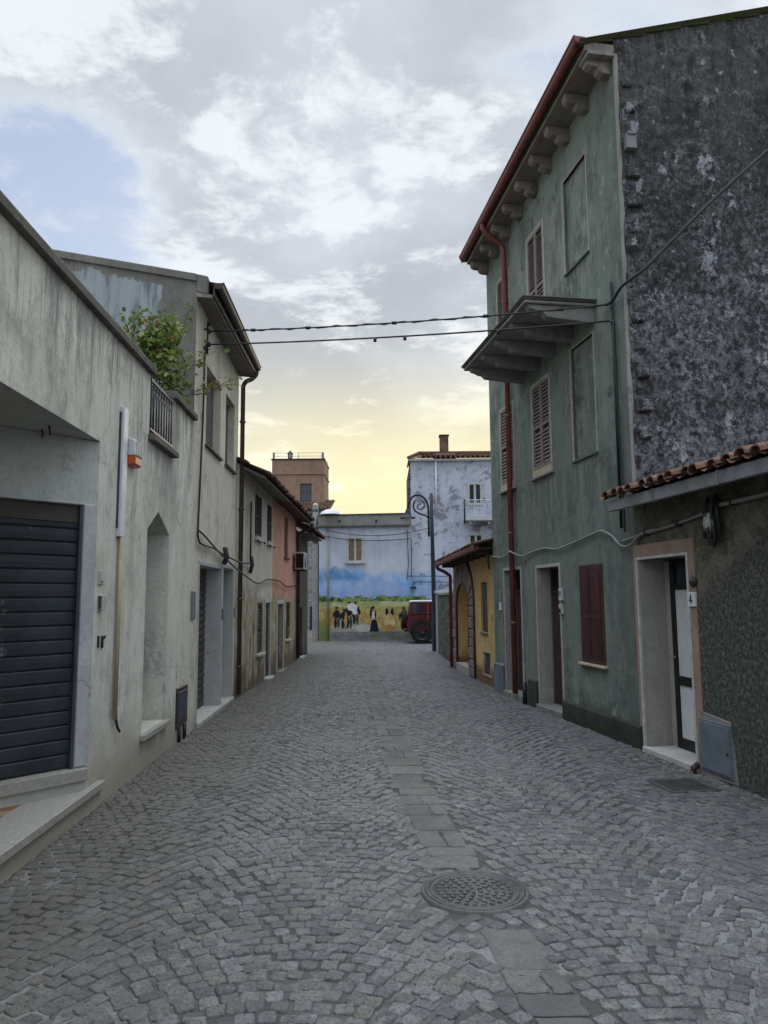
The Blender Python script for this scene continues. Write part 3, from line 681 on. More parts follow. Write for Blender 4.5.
    frame_of(w, 'frame', M['brown_door'], .83, 1.42, .83, 1.955, .03, -.028, .010)
    for a, b in ((.832, xm - .004), (xm + .004, 1.418)):
        m = MB(); m.box(a, b, -.02, .012, .832, 1.953); m.build('shutter_leaf', M['maroon'], w, .004)
        m = MB(); m.box(a + .045, b - .045, .012, .018, .90, 1.36); m.box(a + .045, b - .045, .012, .018, 1.42, 1.88); m.build('panel', M['maroon'], w.children[-1], .006)
    m = MB(); m.box(.76, 1.49, -.02, .05, .765, .795); m.build('sill', M['beige_sill'], w, .004)
    # doors
    for (x0, x1, z0, z1, y) in ((3.62, 4.40, .10, 2.03, -.24), (2.10, 2.93, .08, 2.01, -.26)):
        d = thing_part('door', h); tr = z1 - .36
        m = MB(); m.box(x0 + .02, x1 - .02, y, y + .045, z0, tr); m.build('leaf', M['brown_door'], d, .003)
        m = MB(); xm = (x0 + x1) / 2
        for a, b in ((x0 + .09, xm - .05), (xm + .05, x1 - .09)):
            m.box(a, b, y + .045, y + .055, z0 + .15, z0 + .75); m.box(a, b, y + .045, y + .055, z0 + .85, tr - .12)
        m.build('panel', M['brown_door'], d, .006)
        m = MB(); m.box(x0, x1, y, y + .06, tr + .002, tr + .05); m.box(x0, x0 + .045, y, y + .05, tr + .052, z1); m.box(x1 - .045, x1, y, y + .05, tr + .052, z1); m.build('transom', M['brown_door'], d, .003)
        MB().quad((x0, y + .012, tr + .05), (x1, y + .012, tr + .05), (x1, y + .012, z1), (x0, y + .012, z1)).build('fanlight', M['glass'], d)
        m = MB(); m.lathe([(.0005, .085), (.02, .08), (.024, .062), (.011, .05), (.011, .044)], (x0 + .12, y, z0 + .95), 12, 'y'); m.build('handle', M['steel'], d)
        frame_of(h, 'door_surround', M['jamb'], x0, x1, z0 - .1, z1, .045, -.01, .012, bottom=False)
        m = MB(); m.quad((x1 - .003, -.002, z0), (x1 - .003, y + .06, z0), (x1 - .003, y + .06, z1), (x1 - .003, -.002, z1)); m.quad((x0 + .003, -.002, z0), (x0 + .003, y + .06, z0), (x0 + .003, y + .06, z1), (x0 + .003, -.002, z1)); m.build('door_reveal', M['jamb'], h)
        m = MB(); m.box(x0 + .004, x1 - .004, y, .0, .0, z0 + .004); m.box(x0 - .03, x1 + .03, .002, .06, .0, z0 + .004); m.build('door_step', M['cement'], h, .008)
    m = MB(); m.prism([(.0, 0), (.045, 0), (.045, .235), (.03, .255), (.0, .255)], 'x', -.0, 2.05); m.build('plinth', M['plinth'], h)
    m = MB(); m.prism([(.0, 0), (.04, 0), (.04, .38), (.0, .40)], 'x', 3.0, 3.33); m.build('plinth', M['plinth'], h)
    m = MB(); m.prism([(.0, 0), (.035, 0), (.035, .48), (.0, .5)], 'x', 4.5, 4.99); m.build('plinth', M['blue_grey_metal'], h)
    m = MB(); m.tube([(3.42, .06, 0), (3.42, .06, .33)], .035, 8); m.build('drain_stub', M['iron'], h)
    # things on the wall
    g = thing('intercom', 'pale intercom plate beside the brown door under the maroon shutter', 'intercom', f.w(2.03, .012, 1.55), f.rz)
    m = MB(); m.box(-.05, .05, -.012, .02, .0, .16); m.build('plate', M['dirty_white'], g, .004); m = MB(); m.box(-.03, .03, .021, .026, .07, .13); m.build('grille', M['grey_metal'], g)
    g = thing('letter_slot_box', 'small dark box below the pale intercom plate', 'box', f.w(2.03, .012, 1.37), f.rz)
    m = MB(); m.box(-.04, .045, -.012, .025, .0, .13); m.build('body', M['dirty_white'], g, .004); m = MB(); m.box(-.025, .03, .026, .03, .015, .075); m.build('slot', M['void'], g)
    g = thing('number_plate', 'narrow white plate left of the far brown door of the green house', 'house number', f.w(4.62, .012, 1.38), f.rz)
    m = MB(); m.box(-.045, .045, -.012, .008, .0, .13); m.build('plate', M['white_paint'], g, .003); m = MB(); m.box(-.03, .03, -.012, .006, .16, .36); m.build('upper_plate', M['grey_cable'], g, .003)
    return h
def thing_part(name, parent):
    o = bpy.data.objects.new(name, None); COL.objects.link(o); o.parent = parent; o.empty_display_size = .1; return o
build_green()

# ================================================================ LOW GREY HOUSE (right, nearest)
def build_low():
    f = FG
    h = thing('low_grey_house', 'low dark pebble-rendered house with tiled eave and salmon door surround', 'house', f.w(0, 0, 0), f.rz)
    m = MB(); m.holed([(-9, -.02), (-.004, -.02), (-.004, 2.56), (-9, 2.56)], [rect(-.97, -.05, 0, 1.98)], .002, -.29)
    m.quad((-9, 0, 0), (-9, -4, 0), (-9, -4, 3.6), (-9, 0, 2.56)); m.quad((-9, -4, 0), (0, -4, 0), (0, -4, 3.6), (-9, -4, 3.6)); m.build('wall', M['low'], h, recalc=False)
    m = MB(); m.box(-1.10, -1.003, -.01, .016, .55, 2.14); m.box(-1.07, -1.003, -.01, .016, .0, .55); m.box(-1.003, .035, -.01, .016, 2.012, 2.14); m.box(-.02, .040, -.01, .018, 0, 2.012); m.build('door_surround', M['salmon'], h, .005)
    frame_of(h, 'door_edging', M['dirty_white'], -.97, -.052, .0, 1.98, .032, -.02, .024, bottom=False)
    m = MB(); m.quad((-.054, .0, .06), (-.054, -.29, .06), (-.054, -.29, 1.98), (-.054, .0, 1.98)); m.build('door_reveal', M['jamb'], h)
    m = MB(); m.quad((-.967, .0, .06), (-.967, -.29, .06), (-.967, -.29, 1.98), (-.967, .0, 1.98)); m.build('door_reveal', M['jamb'], h)
    m = MB(); m.box(-.965, -.055, -.40, .0, -.01, .058); m.box(-.99, -.03, .004, .045, -.01, .058); m.build('doorstep', M['marble'], h, .006)
    m = MB(); m.box(-9, -.06, -.0, .30, 2.56, 2.58); m.build('soffit', M['brown_wood'], h)
    MB().quad((-.97, -.395, 0), (-.05, -.395, 0), (-.05, -.395, 1.98), (-.97, -.395, 1.98)).build('hall_darkness', M['void'], h)
    d = thing_part('door', h)
    m = MB(); m.box(-.152, -.056, -.33, -.285, .06, 1.97); m.build('side_strip', M['jamb'], d, .004)
    m = MB(); m.box(-.24, -.165, -.33, -.275, .06, 1.97); m.box(-.965, -.87, -.33, -.275, .06, 1.97); m.box(-.87, -.24, -.33, -.275, .06, .165); m.box(-.87, -.24, -.33, -.275, .695, .785); m.box(-.87, -.24, -.33, -.275, 1.665, 1.72); m.build('frame', M['black_frame'], d, .004)
    for z0, z1 in ((.165, .695), (.785, 1.665)):
        m = MB(); m.box(-.87, -.24, -.31, -.29, z0, z1); m.build('panel', M['panel_white'], d, .003)
    MB().box(-.87, -.24, -.31, -.30, 1.72, 1.96).build('transom_pane', M['glass'], d)
    m = MB(); m.lathe([(.008, 0), (.008, .05)], (-.205, -.28, .98), 8, 'y'); m.box(-.30, -.195, -.23, -.217, .97, .99); m.build('handle', M['steel'], d, .002)
    tile_roof(h, M['tiles'], -9.0, -.04, .34, 2.615, .29, 4.2, 1, pitch=.185, seed=9, jit=1.6)
    m = MB(); m.box(-9, -.06, .285, .335, 2.49, 2.605); m.build('fascia_gutter', M['grey_metal'], h, .006)
    m = MB()
    for s in (-1.0, -2.02, -3.05): m.box(s, s + .02, .280, .340, 2.484, 2.610)
    m.split('gutter_joint', M['grey_metal'], h)
    g = thing('utility_box', 'blue-grey metal utility door set low in the dark pebble render', 'utility box', f.w(-1.28, .0, .06), f.rz)
    m = MB(); m.box(-.235, .235, -.02, .022, -.01, .44); m.build('frame', M['blue_grey_metal'], g, .004); m = MB(); m.box(-.215, .215, .022, .030, .01, .42); m.build('door', M['blue_grey_metal'], g, .004)
    m = MB(); m.lathe([(.012, 0), (.012, .012), (.0005, .013)], (-.185, .03, .2), 10, 'y'); m.build('lock', M['iron'], g)
    m = MB(); m.hexa([(-1.56, .0, .02), (-1.02, .0, .0), (-1.02, .010, .0), (-1.56, .010, .02), (-1.50, .0, .53), (-1.02, .0, .57), (-1.02, .008, .56), (-1.50, .008, .52)]); m.build('mortar_patch', M['cement'], h)
    g = thing('house_number', 'small white house number tile at the edge of the salmon surround', 'house number', f.w(-1.045, .018, 1.50), f.rz)
    m = MB(); m.box(-.062, .062, -.012, .012, 0, .135); m.build('tile', M['white_paint'], g, .004)
    m = MB(); P = [(-.004, .026), (-.022, .026), (-.022, .05), (-.040, .05), (.0, .112), (.0, .05)]
    m.hexa([(.012, .0125, .026), (-.004, .0125, .026), (-.004, .0135, .026), (.012, .0135, .026), (.012, .0125, .112), (-.004, .0125, .112), (-.004, .0135, .112), (.012, .0135, .112)])
    m.hexa([(.012 + .02, .0125, .048), (-.028, .0125, .048), (-.028, .0135, .048), (.032, .0135, .048), (.032, .0125, .06), (-.028, .0125, .06), (-.028, .0135, .06), (.032, .0135, .06)])
    m.hexa([(.032, .0125, .058), (.020, .0125, .058), (.020, .0135, .058), (.032, .0135, .058), (.008, .0125, .112), (-.004, .0125, .112), (-.004, .0135, .112), (.008, .0135, .112)])
    m.build('digit', M['iron'], g)
    g = thing('doorbell', 'dark oval bell push on the salmon surround above the white number tile', 'doorbell', f.w(-1.075, .018, 1.73), f.rz)
    m = MB(); m.lathe([(.05, -.01), (.05, .008), (.04, .016), (.018, .018), (.018, .026), (.0005, .028)], (0, 0, 0), 16, 'y'); m.build('button', M['brown_metal'], g)
    g = thing('cable_junction', 'pale round ceramic junction disc hanging with a knot of black cables', 'junction box', f.w(-1.46, .06, 2.24), f.rz)
    m = MB(); m.lathe([(.085, -.03), (.09, .0), (.085, .012), (.055, .014), (.05, .024), (.025, .024), (.02, .032), (.0005, .033)], (0, .02, 0), 18, 'y'); m.build('disc', M['dirty_white'], g)
    m = MB(); q = random.Random(2)
    for i in range(9):
        x = q.uniform(-.14, .06); z = q.uniform(-.02, .12)
        m.tube(smooth_path([(x, -.02, z + .12), (x + q.uniform(-.03, .03), .02, z), (x + q.uniform(-.05, .04), .03, z - .14), (x + q.uniform(-.05, .05), .01, z - .22), (x - .04, -.02, z - .08)], 5), q.uniform(.008, .016), 6)
    m.tube([(-.11, 0, .22), (-.12, .01, .05), (-.13, 0, -.14)], .02, 7); m.build('cable_knot', M['cable'], g)
    g = thing('wall_conduit', 'grey conduit clipped along the dark wall under the tiled eave', 'conduit', f.w(0, 0, 0), f.rz)
    m = MB(); m.tube(smooth_path([(.25, .03, 2.20), (-.2, .035, 2.24), (-.8, .035, 2.28), (-1.38, .04, 2.34)], 5), .014, 7); m.tube(smooth_path([(-1.50, .04, 2.38), (-2.0, .04, 2.39), (-3.0, .04, 2.42), (-5, .04, 2.44)], 5), .021, 7); m.build('pipe', M['grey_cable'], g)
    m = MB()
    for s, z in ((-.3, 2.245), (-.9, 2.29), (-1.75, 2.385), (-2.6, 2.41)): m.box(s - .012, s + .012, .0, .062, z - .026, z + .026)
    m.build('clip', M['iron'], g)
    g = thing('pipe_stub', 'short rusty pipe end at the foot of the wall beside the utility box', 'pipe', f.w(-1.0, .07, 0), f.rz)
    m = MB(); m.tube([(0, 0, 0), (0, 0, .05), (0, -.05, .08)], .028, 9); m.build('stub', M['brown_metal'], g)
build_low()

# ================================================================ YELLOW HOUSE (right, far)
def build_yellow():
    f = FY; h = thing('yellow_house', 'low ochre yellow house with stone arch doorway and red gutter', 'house', f.w(0, 0, 0), f.rz)
    def arch(s0, s1, zb, zs, zt, n=12): return [(s0, zb), (s1, zb)] + [((s0 + s1) / 2 + (s1 - s0) / 2 * math.cos(math.pi * i / n), zs + (zt - zs) * math.sin(math.pi * i / n)) for i in range(n + 1)]
    door = arch(2.11, 3.52, .17, 1.43, 1.90)
    m = MB(); m.holed([(-.36, 0), (4.01, 0), (4.01, 2.40), (-.36, 2.52)], [door, rect(.43, 1.0, .95, 1.88), rect(.25, .82, .19, .585)], 0, [-.38, -.09, -.07])
    m.quad((4.01, 0, 0), (4.01, -5, 0), (4.01, -5, 3.2), (4.01, 0, 2.4)); m.build('wall', M['yellow'], h, recalc=False)
    # stone facing of the arch, as separate voussoirs and jamb blocks merged in one facing
    m = MB(); q = random.Random(4)
    def stone(P, d): m.add([(x, .004, z) for x, z in P] + [((x - sum(p[0] for p in P) / 4) * .94 + sum(p[0] for p in P) / 4, d, (z - sum(p[1] for p in P) / 4) * .93 + sum(p[1] for p in P) / 4) for x, z in P], [(3, 2, 1, 0), (4, 5, 6, 7)] + [(i, (i + 1) % 4, 4 + (i + 1) % 4, 4 + i) for i in range(4)])
    for (a, b) in ((1.62, 2.10), (3.53, 3.98)):
        z = .02
        while z < 1.42:
            z1 = min(1.43, z + q.uniform(.16, .25)); w = q.uniform(0, .10)
            stone([(a + (w if a < 2 else 0), z), (b - (w if a > 3 else 0), z), (b - (w if a > 3 else 0), z1 - .012), (a + (w if a < 2 else 0), z1 - .012)], q.uniform(.03, .055)); z = z1
    n = 15; cx = 2.80
    for i in range(n):
        P = []
        for (w, k) in ((i, 0), (i, 1), (i + .92, 1), (i + .92, 0)):
            t = math.pi * w / n
            P.append((cx + (.71 if not k else 1.18) * math.cos(t), 1.43 + (.475 if not k else .98) * math.sin(t)))
        P = [P[0], P[1], P[2], P[3]]; stone([(x, min(z, 2.40)) for x, z in P], q.uniform(.025, .045))
    m.build('arch_stones', M['arch_stone'], h, .01)
    m = MB(); m.tube([(1.585, .012, 0), (1.585, .012, 1.45)] + [(2.80 + 1.215 * math.cos(t), .012, 1.43 + 1.0 * math.sin(t)) for t in [math.pi - i * .1 for i in range(1)]][:0] + [(2.80 - 1.215 * math.cos(t), .012, 1.45 + .97 * math.sin(t)) for t in [i * math.pi / 40 for i in range(1, 21)]], .03, 6); m.build('arch_border', M['arch_edge'], h)
    m = MB(); m.tube([(2.105, .02, .17), (2.105, .02, 1.43)] + [(2.815 - .71 * math.cos(t), .02, 1.43 + .475 * math.sin(t)) for t in [i * math.pi / 20 for i in range(1, 20)]] + [(3.525, .02, 1.43), (3.525, .02, .17)], .028, 6); m.build('door_border', M['arch_edge'], h)
    d = thing_part('door', h); m = MB(); m.box(2.11, 3.52, -.40, -.37, .17, 1.93); m.build('leaf', M['yellow'], d)
    m = MB(); m.box(2.80, 2.83, -.37, -.36, .17, 1.45); m.box(2.2, 3.45, -.37, -.358, 1.42, 1.50); m.build('rail', M['arch_stone'], d)
    m = MB(); m.box(2.115, 3.515, -.38, .0, 0, .175); m.box(2.115, 3.515, .002, .05, 0, .175); m.build('doorstep', M['granite'], h, .01)
    w = thing_part('shuttered_window', h); m = MB(); m.box(.45, .98, -.09, -.03, .97, 1.86); m.build('shutter_leaf', M['brown_wood'], w, .004); m = MB(); m.box(.40, 1.03, -.02, .03, .915, .945); m.build('sill', M['dark_cement'], w, .004)
    w = thing_part('cellar_hatch', h); m = MB(); m.box(.27, .80, -.07, -.03, .205, .57); m.build('hatch_leaf', M['brown_wood'], w, .004); frame_of(w, 'frame', M['jamb'], .25, .82, .19, .585, .03, -.01, .014)
    tile_roof(h, M['tiles_dark'], -.36, 4.12, .36, 2.47, .28, 4.5, 1, zs=-.10, seed=6)
    m = MB(); m.hexa([(-.36, .30, 2.42), (4.15, .30, 2.33), (4.15, .40, 2.33), (-.36, .40, 2.42), (-.36, .30, 2.50), (4.15, .30, 2.41), (4.15, .41, 2.41), (-.36, .41, 2.50)]); m.build('gutter', M['red_metal'], h, .01)
    m = MB(); m.hexa([(-.36, 0, 2.44), (4.12, 0, 2.36), (4.12, .3, 2.36), (-.36, .3, 2.44), (-.36, 0, 2.46), (4.12, 0, 2.38), (4.12, .3, 2.38), (-.36, .3, 2.46)]); m.build('soffit', M['brown_wood'], h)
    m = MB()
    for i in range(8): s = -.1 + i * .55; m.box(s, s + .06, .002, .29, 2.35 - .02 * i * .5, 2.43 - .02 * i * .5)
    m.split('rafter_end', M['brown_wood'], h)
    m = MB(); m.tube(smooth_path([(4.10, .36, 2.34), (4.10, .34, 2.27), (4.06, .2, 2.2), (4.05, .06, 2.1)], 4) + [Vector((4.05, .06, .0))], .04, 8); m.build('downpipe', M['red_metal'], h)
    m = MB(); m.box(.02, .10, .002, .04, 1.2, 1.3); m.build('meter_cover', M['yellow'], h, .004)
    m = MB(); m.tube(smooth_path([(.08, .03, 2.1), (.12, .04, 2.25), (.05, .04, 2.38)], 4), .015, 6); m.build('wire_loop', M['cable'], h)
build_yellow()

# ================================================================ LEFT PARAPET HOUSE
def build_left():
    f = FL; o = -1
    h = thing('parapet_house', 'long low grey-green plastered house with parapet terrace and recessed roller shutter', 'house', f.w(0, 0, 0), f.rz)
    niche = [(1.10, .35), (1.93, .35), (1.93, 2.29), (1.47, 2.49), (1.10, 2.28)]
    m = MB(); m.holed([(-10, 2.83), (-.28, 2.845), (-.28, 0), (2.985, 0), (2.985, 3.82), (1.95, 3.82), (1.95, 3.2), (1.06, 3.2), (1.06, 3.82), (-10, 3.82)], [niche], 0, .34)
    m.build('wall', M['left'], h, recalc=False)
    m = MB(); m.add([(x, .34, z) for x, z in niche], [tuple(range(5))]); m.build('niche_back', M['grey_door'], h)
    m = MB(); m.box(-10, 1.06, .22, .26, 2.85, 3.82); m.box(1.95, 2.98, .22, .26, 2.85, 3.82); m.quad((1.06, 0, 3.2), (1.06, .26, 3.2), (1.06, .26, 3.82), (1.06, 0, 3.82)); m.quad((1.95, 0, 3.2), (1.95, .26, 3.2), (1.95, .26, 3.82), (1.95, 0, 3.82)); m.build('parapet_back', M['left'], h)
    m = MB(); m.box(-10, 2.98, .26, 6, 2.9, 3.0); m.build('terrace', M['cement'], h)
    m = MB(); m.quad((-10, 6, 0), (2.98, 6, 0), (2.98, 6, 2.9), (-10, 6, 2.9)); m.quad((-10, 0, 0), (-10, 6, 0), (-10, 6, 3.8), (-10, 0, 3.8)); m.build('rear_wall', M['left'], h)
    for a, b in ((-10, 1.09), (1.92, 2.97)):
        m = MB(); m.prism([(-.055, 3.80), (.29, 3.80), (.29, 3.86), (.27, 3.89), (-.04, 3.885), (-.055, 3.865)], 'x', a, b); m.build('coping', M['dark_cement'], h, .006)
    # recess: soffit, slanted wall, shutter
    ang = R(42.02); ca, sa = math.cos(ang), math.sin(ang)     # slanted wall runs (-ca, +sa) from the corner
    def S(t, e, z): return (-.28 - ca * t + sa * e, sa * t + ca * e, z)   # e = depth behind the slanted wall
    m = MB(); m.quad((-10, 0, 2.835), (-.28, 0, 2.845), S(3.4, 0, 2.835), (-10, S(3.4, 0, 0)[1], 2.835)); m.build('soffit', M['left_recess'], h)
    def sheet(t0, t1, z0, z1, e=0): m.quad(S(t0, e, z0), S(t1, e, z0), S(t1, e, z1), S(t0, e, z1))
    m = MB(); sheet(0, .115, .18, 2.84); sheet(.115, 3.0, 2.325, 2.84); sheet(3.0, 3.4, .18, 2.84); sheet(.115, 3.0, .0, .198)
    for t in (.115, 3.0): m.quad(S(t, 0, .2), S(t, .07, .2), S(t, .07, 2.325), S(t, 0, 2.325))
    m.quad(S(.115, 0, 2.325), S(3, 0, 2.325), S(3, .07, 2.325), S(.115, .07, 2.325)); q3 = S(3.4, 0, 0); m.quad((q3[0], q3[1], 0), (-10, q3[1], 0), (-10, q3[1], 2.84), (q3[0], q3[1], 2.84))
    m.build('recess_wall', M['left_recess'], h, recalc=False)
    m = MB()
    def sbox(t0, t1, e0, e1, z0, z1): m.hexa([S(t0, e0, z0), S(t1, e0, z0), S(t1, e1, z0), S(t0, e1, z0), S(t0, e0, z1), S(t1, e0, z1), S(t1, e1, z1), S(t0, e1, z1)])
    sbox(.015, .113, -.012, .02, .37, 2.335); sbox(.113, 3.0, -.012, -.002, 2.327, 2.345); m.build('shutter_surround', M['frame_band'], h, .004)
    rs = thing_part('roller_shutter', h)
    m = MB(); z = .372; vs = []; pr = []
    while z < 2.19:
        pr += [(.042, z), (.038, z + .006), (.036, z + .045), (.038, z + .086), (.044, z + .092), (.056, z + .0965), (.056, z + .102)]; z += .1045
    for (e, zz) in pr: vs += [S(.14, e, zz), S(2.98, e, zz)]
    m.add(vs, [(2 * i, 2 * i + 1, 2 * i + 3, 2 * i + 2) for i in range(len(pr) - 1)], False); m.build('curtain', M['roller'], rs, recalc=False)
    m = MB(); sbox(.14, 2.98, .028, .06, 2.19, 2.325); m.build('head_box', M['roller_top'], rs, .004)
    m = MB(); sbox(.115, .14, .0, .06, .36, 2.325); sbox(2.98, 3.0, .0, .06, .36, 2.325); m.split('guide_rail', M['dark_box'], rs, .003)
    m = MB(); sbox(.03, 3.05, -.06, .07, .27, .36); m.build('shutter_sill', M['granite'], h, .006)
    m = MB(); sbox(.03, 3.05, -.03, .05, .19, .268); m.build('sill_plinth', M['left_recess'], h)
    # platform
    m = MB(); m.quad((-10, .25, .194), S(.37, 0, .194), S(3.4, 0, .194), (-10, q3[1], .194)); m.build('floor_tiling', M['floor_tiles'], h)
    m = MB(); m.hexa([(-10, -.045, .135), (.0, -.045, .135), (-.26, .30, .135), (-10, .30, .135), (-10, -.045, .2), (.0, -.045, .2), (-.26, .30, .2), (-10, .30, .2)]); m.build('platform_edge', M['granite'], h, .008)
    m = MB(); n = 60; vs = []; q = random.Random(3)
    for i in range(n + 1):
        s = -10 + 9.99 * i / n
        for z in (0, .05, .1, .134): vs.append((s, -.012 - .012 * mnoise.noise(Vector((s * 3, z * 9, 1))), z))
    m.add(vs, [(4 * i + k, 4 * i + k + 1, 4 * i + k + 5, 4 * i + k + 4) for i in range(n) for k in range(3)], True); m.build('platform_riser', M['left'], h)
    # niche sill, terrace railing
    m = MB(); m.box(1.04, 2.0, -.05, .34, .29, .348); m.build('niche_sill', M['granite'], h, .006)
    rl = thing_part('railing', h); m = MB(); m.box(1.02, 1.99, -.07, .24, 3.14, 3.2); m.build('sill', M['dark_cement'], rl, .006)
    m = MB(); m.box(1.06, 1.95, -.012, .012, 3.74, 3.765); m.box(1.06, 1.95, -.010, .010, 3.25, 3.27); m.split('cross_bar', M['iron'], rl)
    m = MB()
    for i in range(9): s = 1.10 + i * .10; m.tube([(s, 0, 3.2), (s, 0, 3.80)], .009, 6)
    for i in range(8):
        s = 1.15 + i * .10; m.tube([(s + .035 * math.cos(t), 0, 3.68 + .045 * math.sin(t)) for t in [k * .5236 for k in range(13)]], .006, 5)
    m.build('bar_grille', M['iron'], rl)
    # things on the wall
    g = thing('cable_duct', 'upright white metal cable duct on the pale wall with a conduit below', 'cable duct', f.w(.19, 0, 0), f.rz)
    m = MB(); m.box(-.02, .10, -.04, .0, 2.13, 3.25); m.build('cover', M['white_paint'], g, .006); m = MB(); m.box(-.028, -.021, -.018, .0, 2.2, 3.2); m.build('backplate', M['dark_box'], g)
    m = MB(); m.tube([(.03, -.03, .62), (.03, -.03, 2.13)], .018, 8); m.build('conduit', M['beige_pipe'], g)
    m = MB(); m.tube(smooth_path([(.075, -.02, 2.12), (.08, -.02, 1.4), (.08, -.018, .9), (.10, -.02, .60), (.17, -.03, .50)], 6), .011, 6); m.build('cable', M['cable'], g)
    g = thing('alarm_siren', 'white alarm siren with an orange lower half beside the white duct', 'alarm siren', f.w(.41, 0, 2.78), f.rz)
    m = MB(); m.prism([(0, .09), (-.075, .09), (-.06, .235), (0, .25)], 'x', 0, .21); m.build('cover', M['white_paint'], g, .008)
    m = MB()
    for k in range(4): m.box(.02 + k * .048, .045 + k * .048, -.079, -.06, .10, .22)
    m.build('louver', M['dirty_white'], g); m = MB(); m.prism([(0, 0.0), (-.068, .01), (-.074, .088), (0, .088)], 'x', .004, .206); m.build('lamp', M['orange'], g, .01)
    g = thing('switch_plate', 'square pale switch plate, upper one beside the roller shutter', 'switch', f.w(-.16, 0, 1.72), f.rz)
    m = MB(); m.box(-.05, .05, -.012, .003, 0, .11); m.build('plate', M['left_recess'], g, .004); m = MB(); m.box(-.03, .03, -.018, -.012, .025, .085); m.build('rocker', M['dirty_white'], g, .002)
    g = thing('key_switch', 'narrow grey key switch box beside the roller shutter', 'switch', f.w(-.16, 0, 1.52), f.rz)
    m = MB(); m.box(-.04, .045, -.035, .003, 0, .12); m.build('body', M['left_recess'], g, .004); m = MB(); m.box(-.045, -.04, -.03, -.004, .01, .11); m.build('side', M['dark_box'], g)
    g = thing('broken_socket', 'broken black socket holes in the wall below the grey key switch', 'socket', f.w(-.12, 0, 1.22), f.rz)
    m = MB(); m.box(-.06, -.02, -.006, .003, .01, .10); m.build('hole', M['void'], g); m = MB(); m.prism([(.02, .0), (.06, .01), (.05, .06), (.13, .095), (.02, .095)], 'y', -.012, .003); m.build('bracket', M['iron'], g)
    g = thing('gas_meter_box', 'dark slate meter cupboard low on the pale wall left of the garage', 'meter box', f.w(2.40, 0, .17), f.rz)
    m = MB(); m.box(0, .52, -.016, .01, 0, .44); m.build('frame', M['brown_metal'], g, .004); m = MB(); m.box(.05, .47, -.022, -.016, .06, .39); m.build('door', M['dark_box'], g, .003); m = MB(); m.tube([(.12, -.02, -.17), (.12, -.02, 0)], .02, 8); m.tube([(.38, -.02, -.17), (.38, -.02, 0)], .02, 8); m.split('pipe', M['iron'], g)
    g = thing('ceiling_hook', 'rusty hooks left in the recess ceiling over the shutter', 'hook', f.w(-.86, -.16, 2.837), f.rz)
    m = MB(); m.tube([(0, 0, 0), (.02, 0, -.05), (.12, .04, -.04)], .007, 6); m.tube([(.12, .1, 0), (.14, .1, -.04), (.26, .16, -.03)], .007, 6); m.build('rod', M['brown_metal'], g)
build_left()

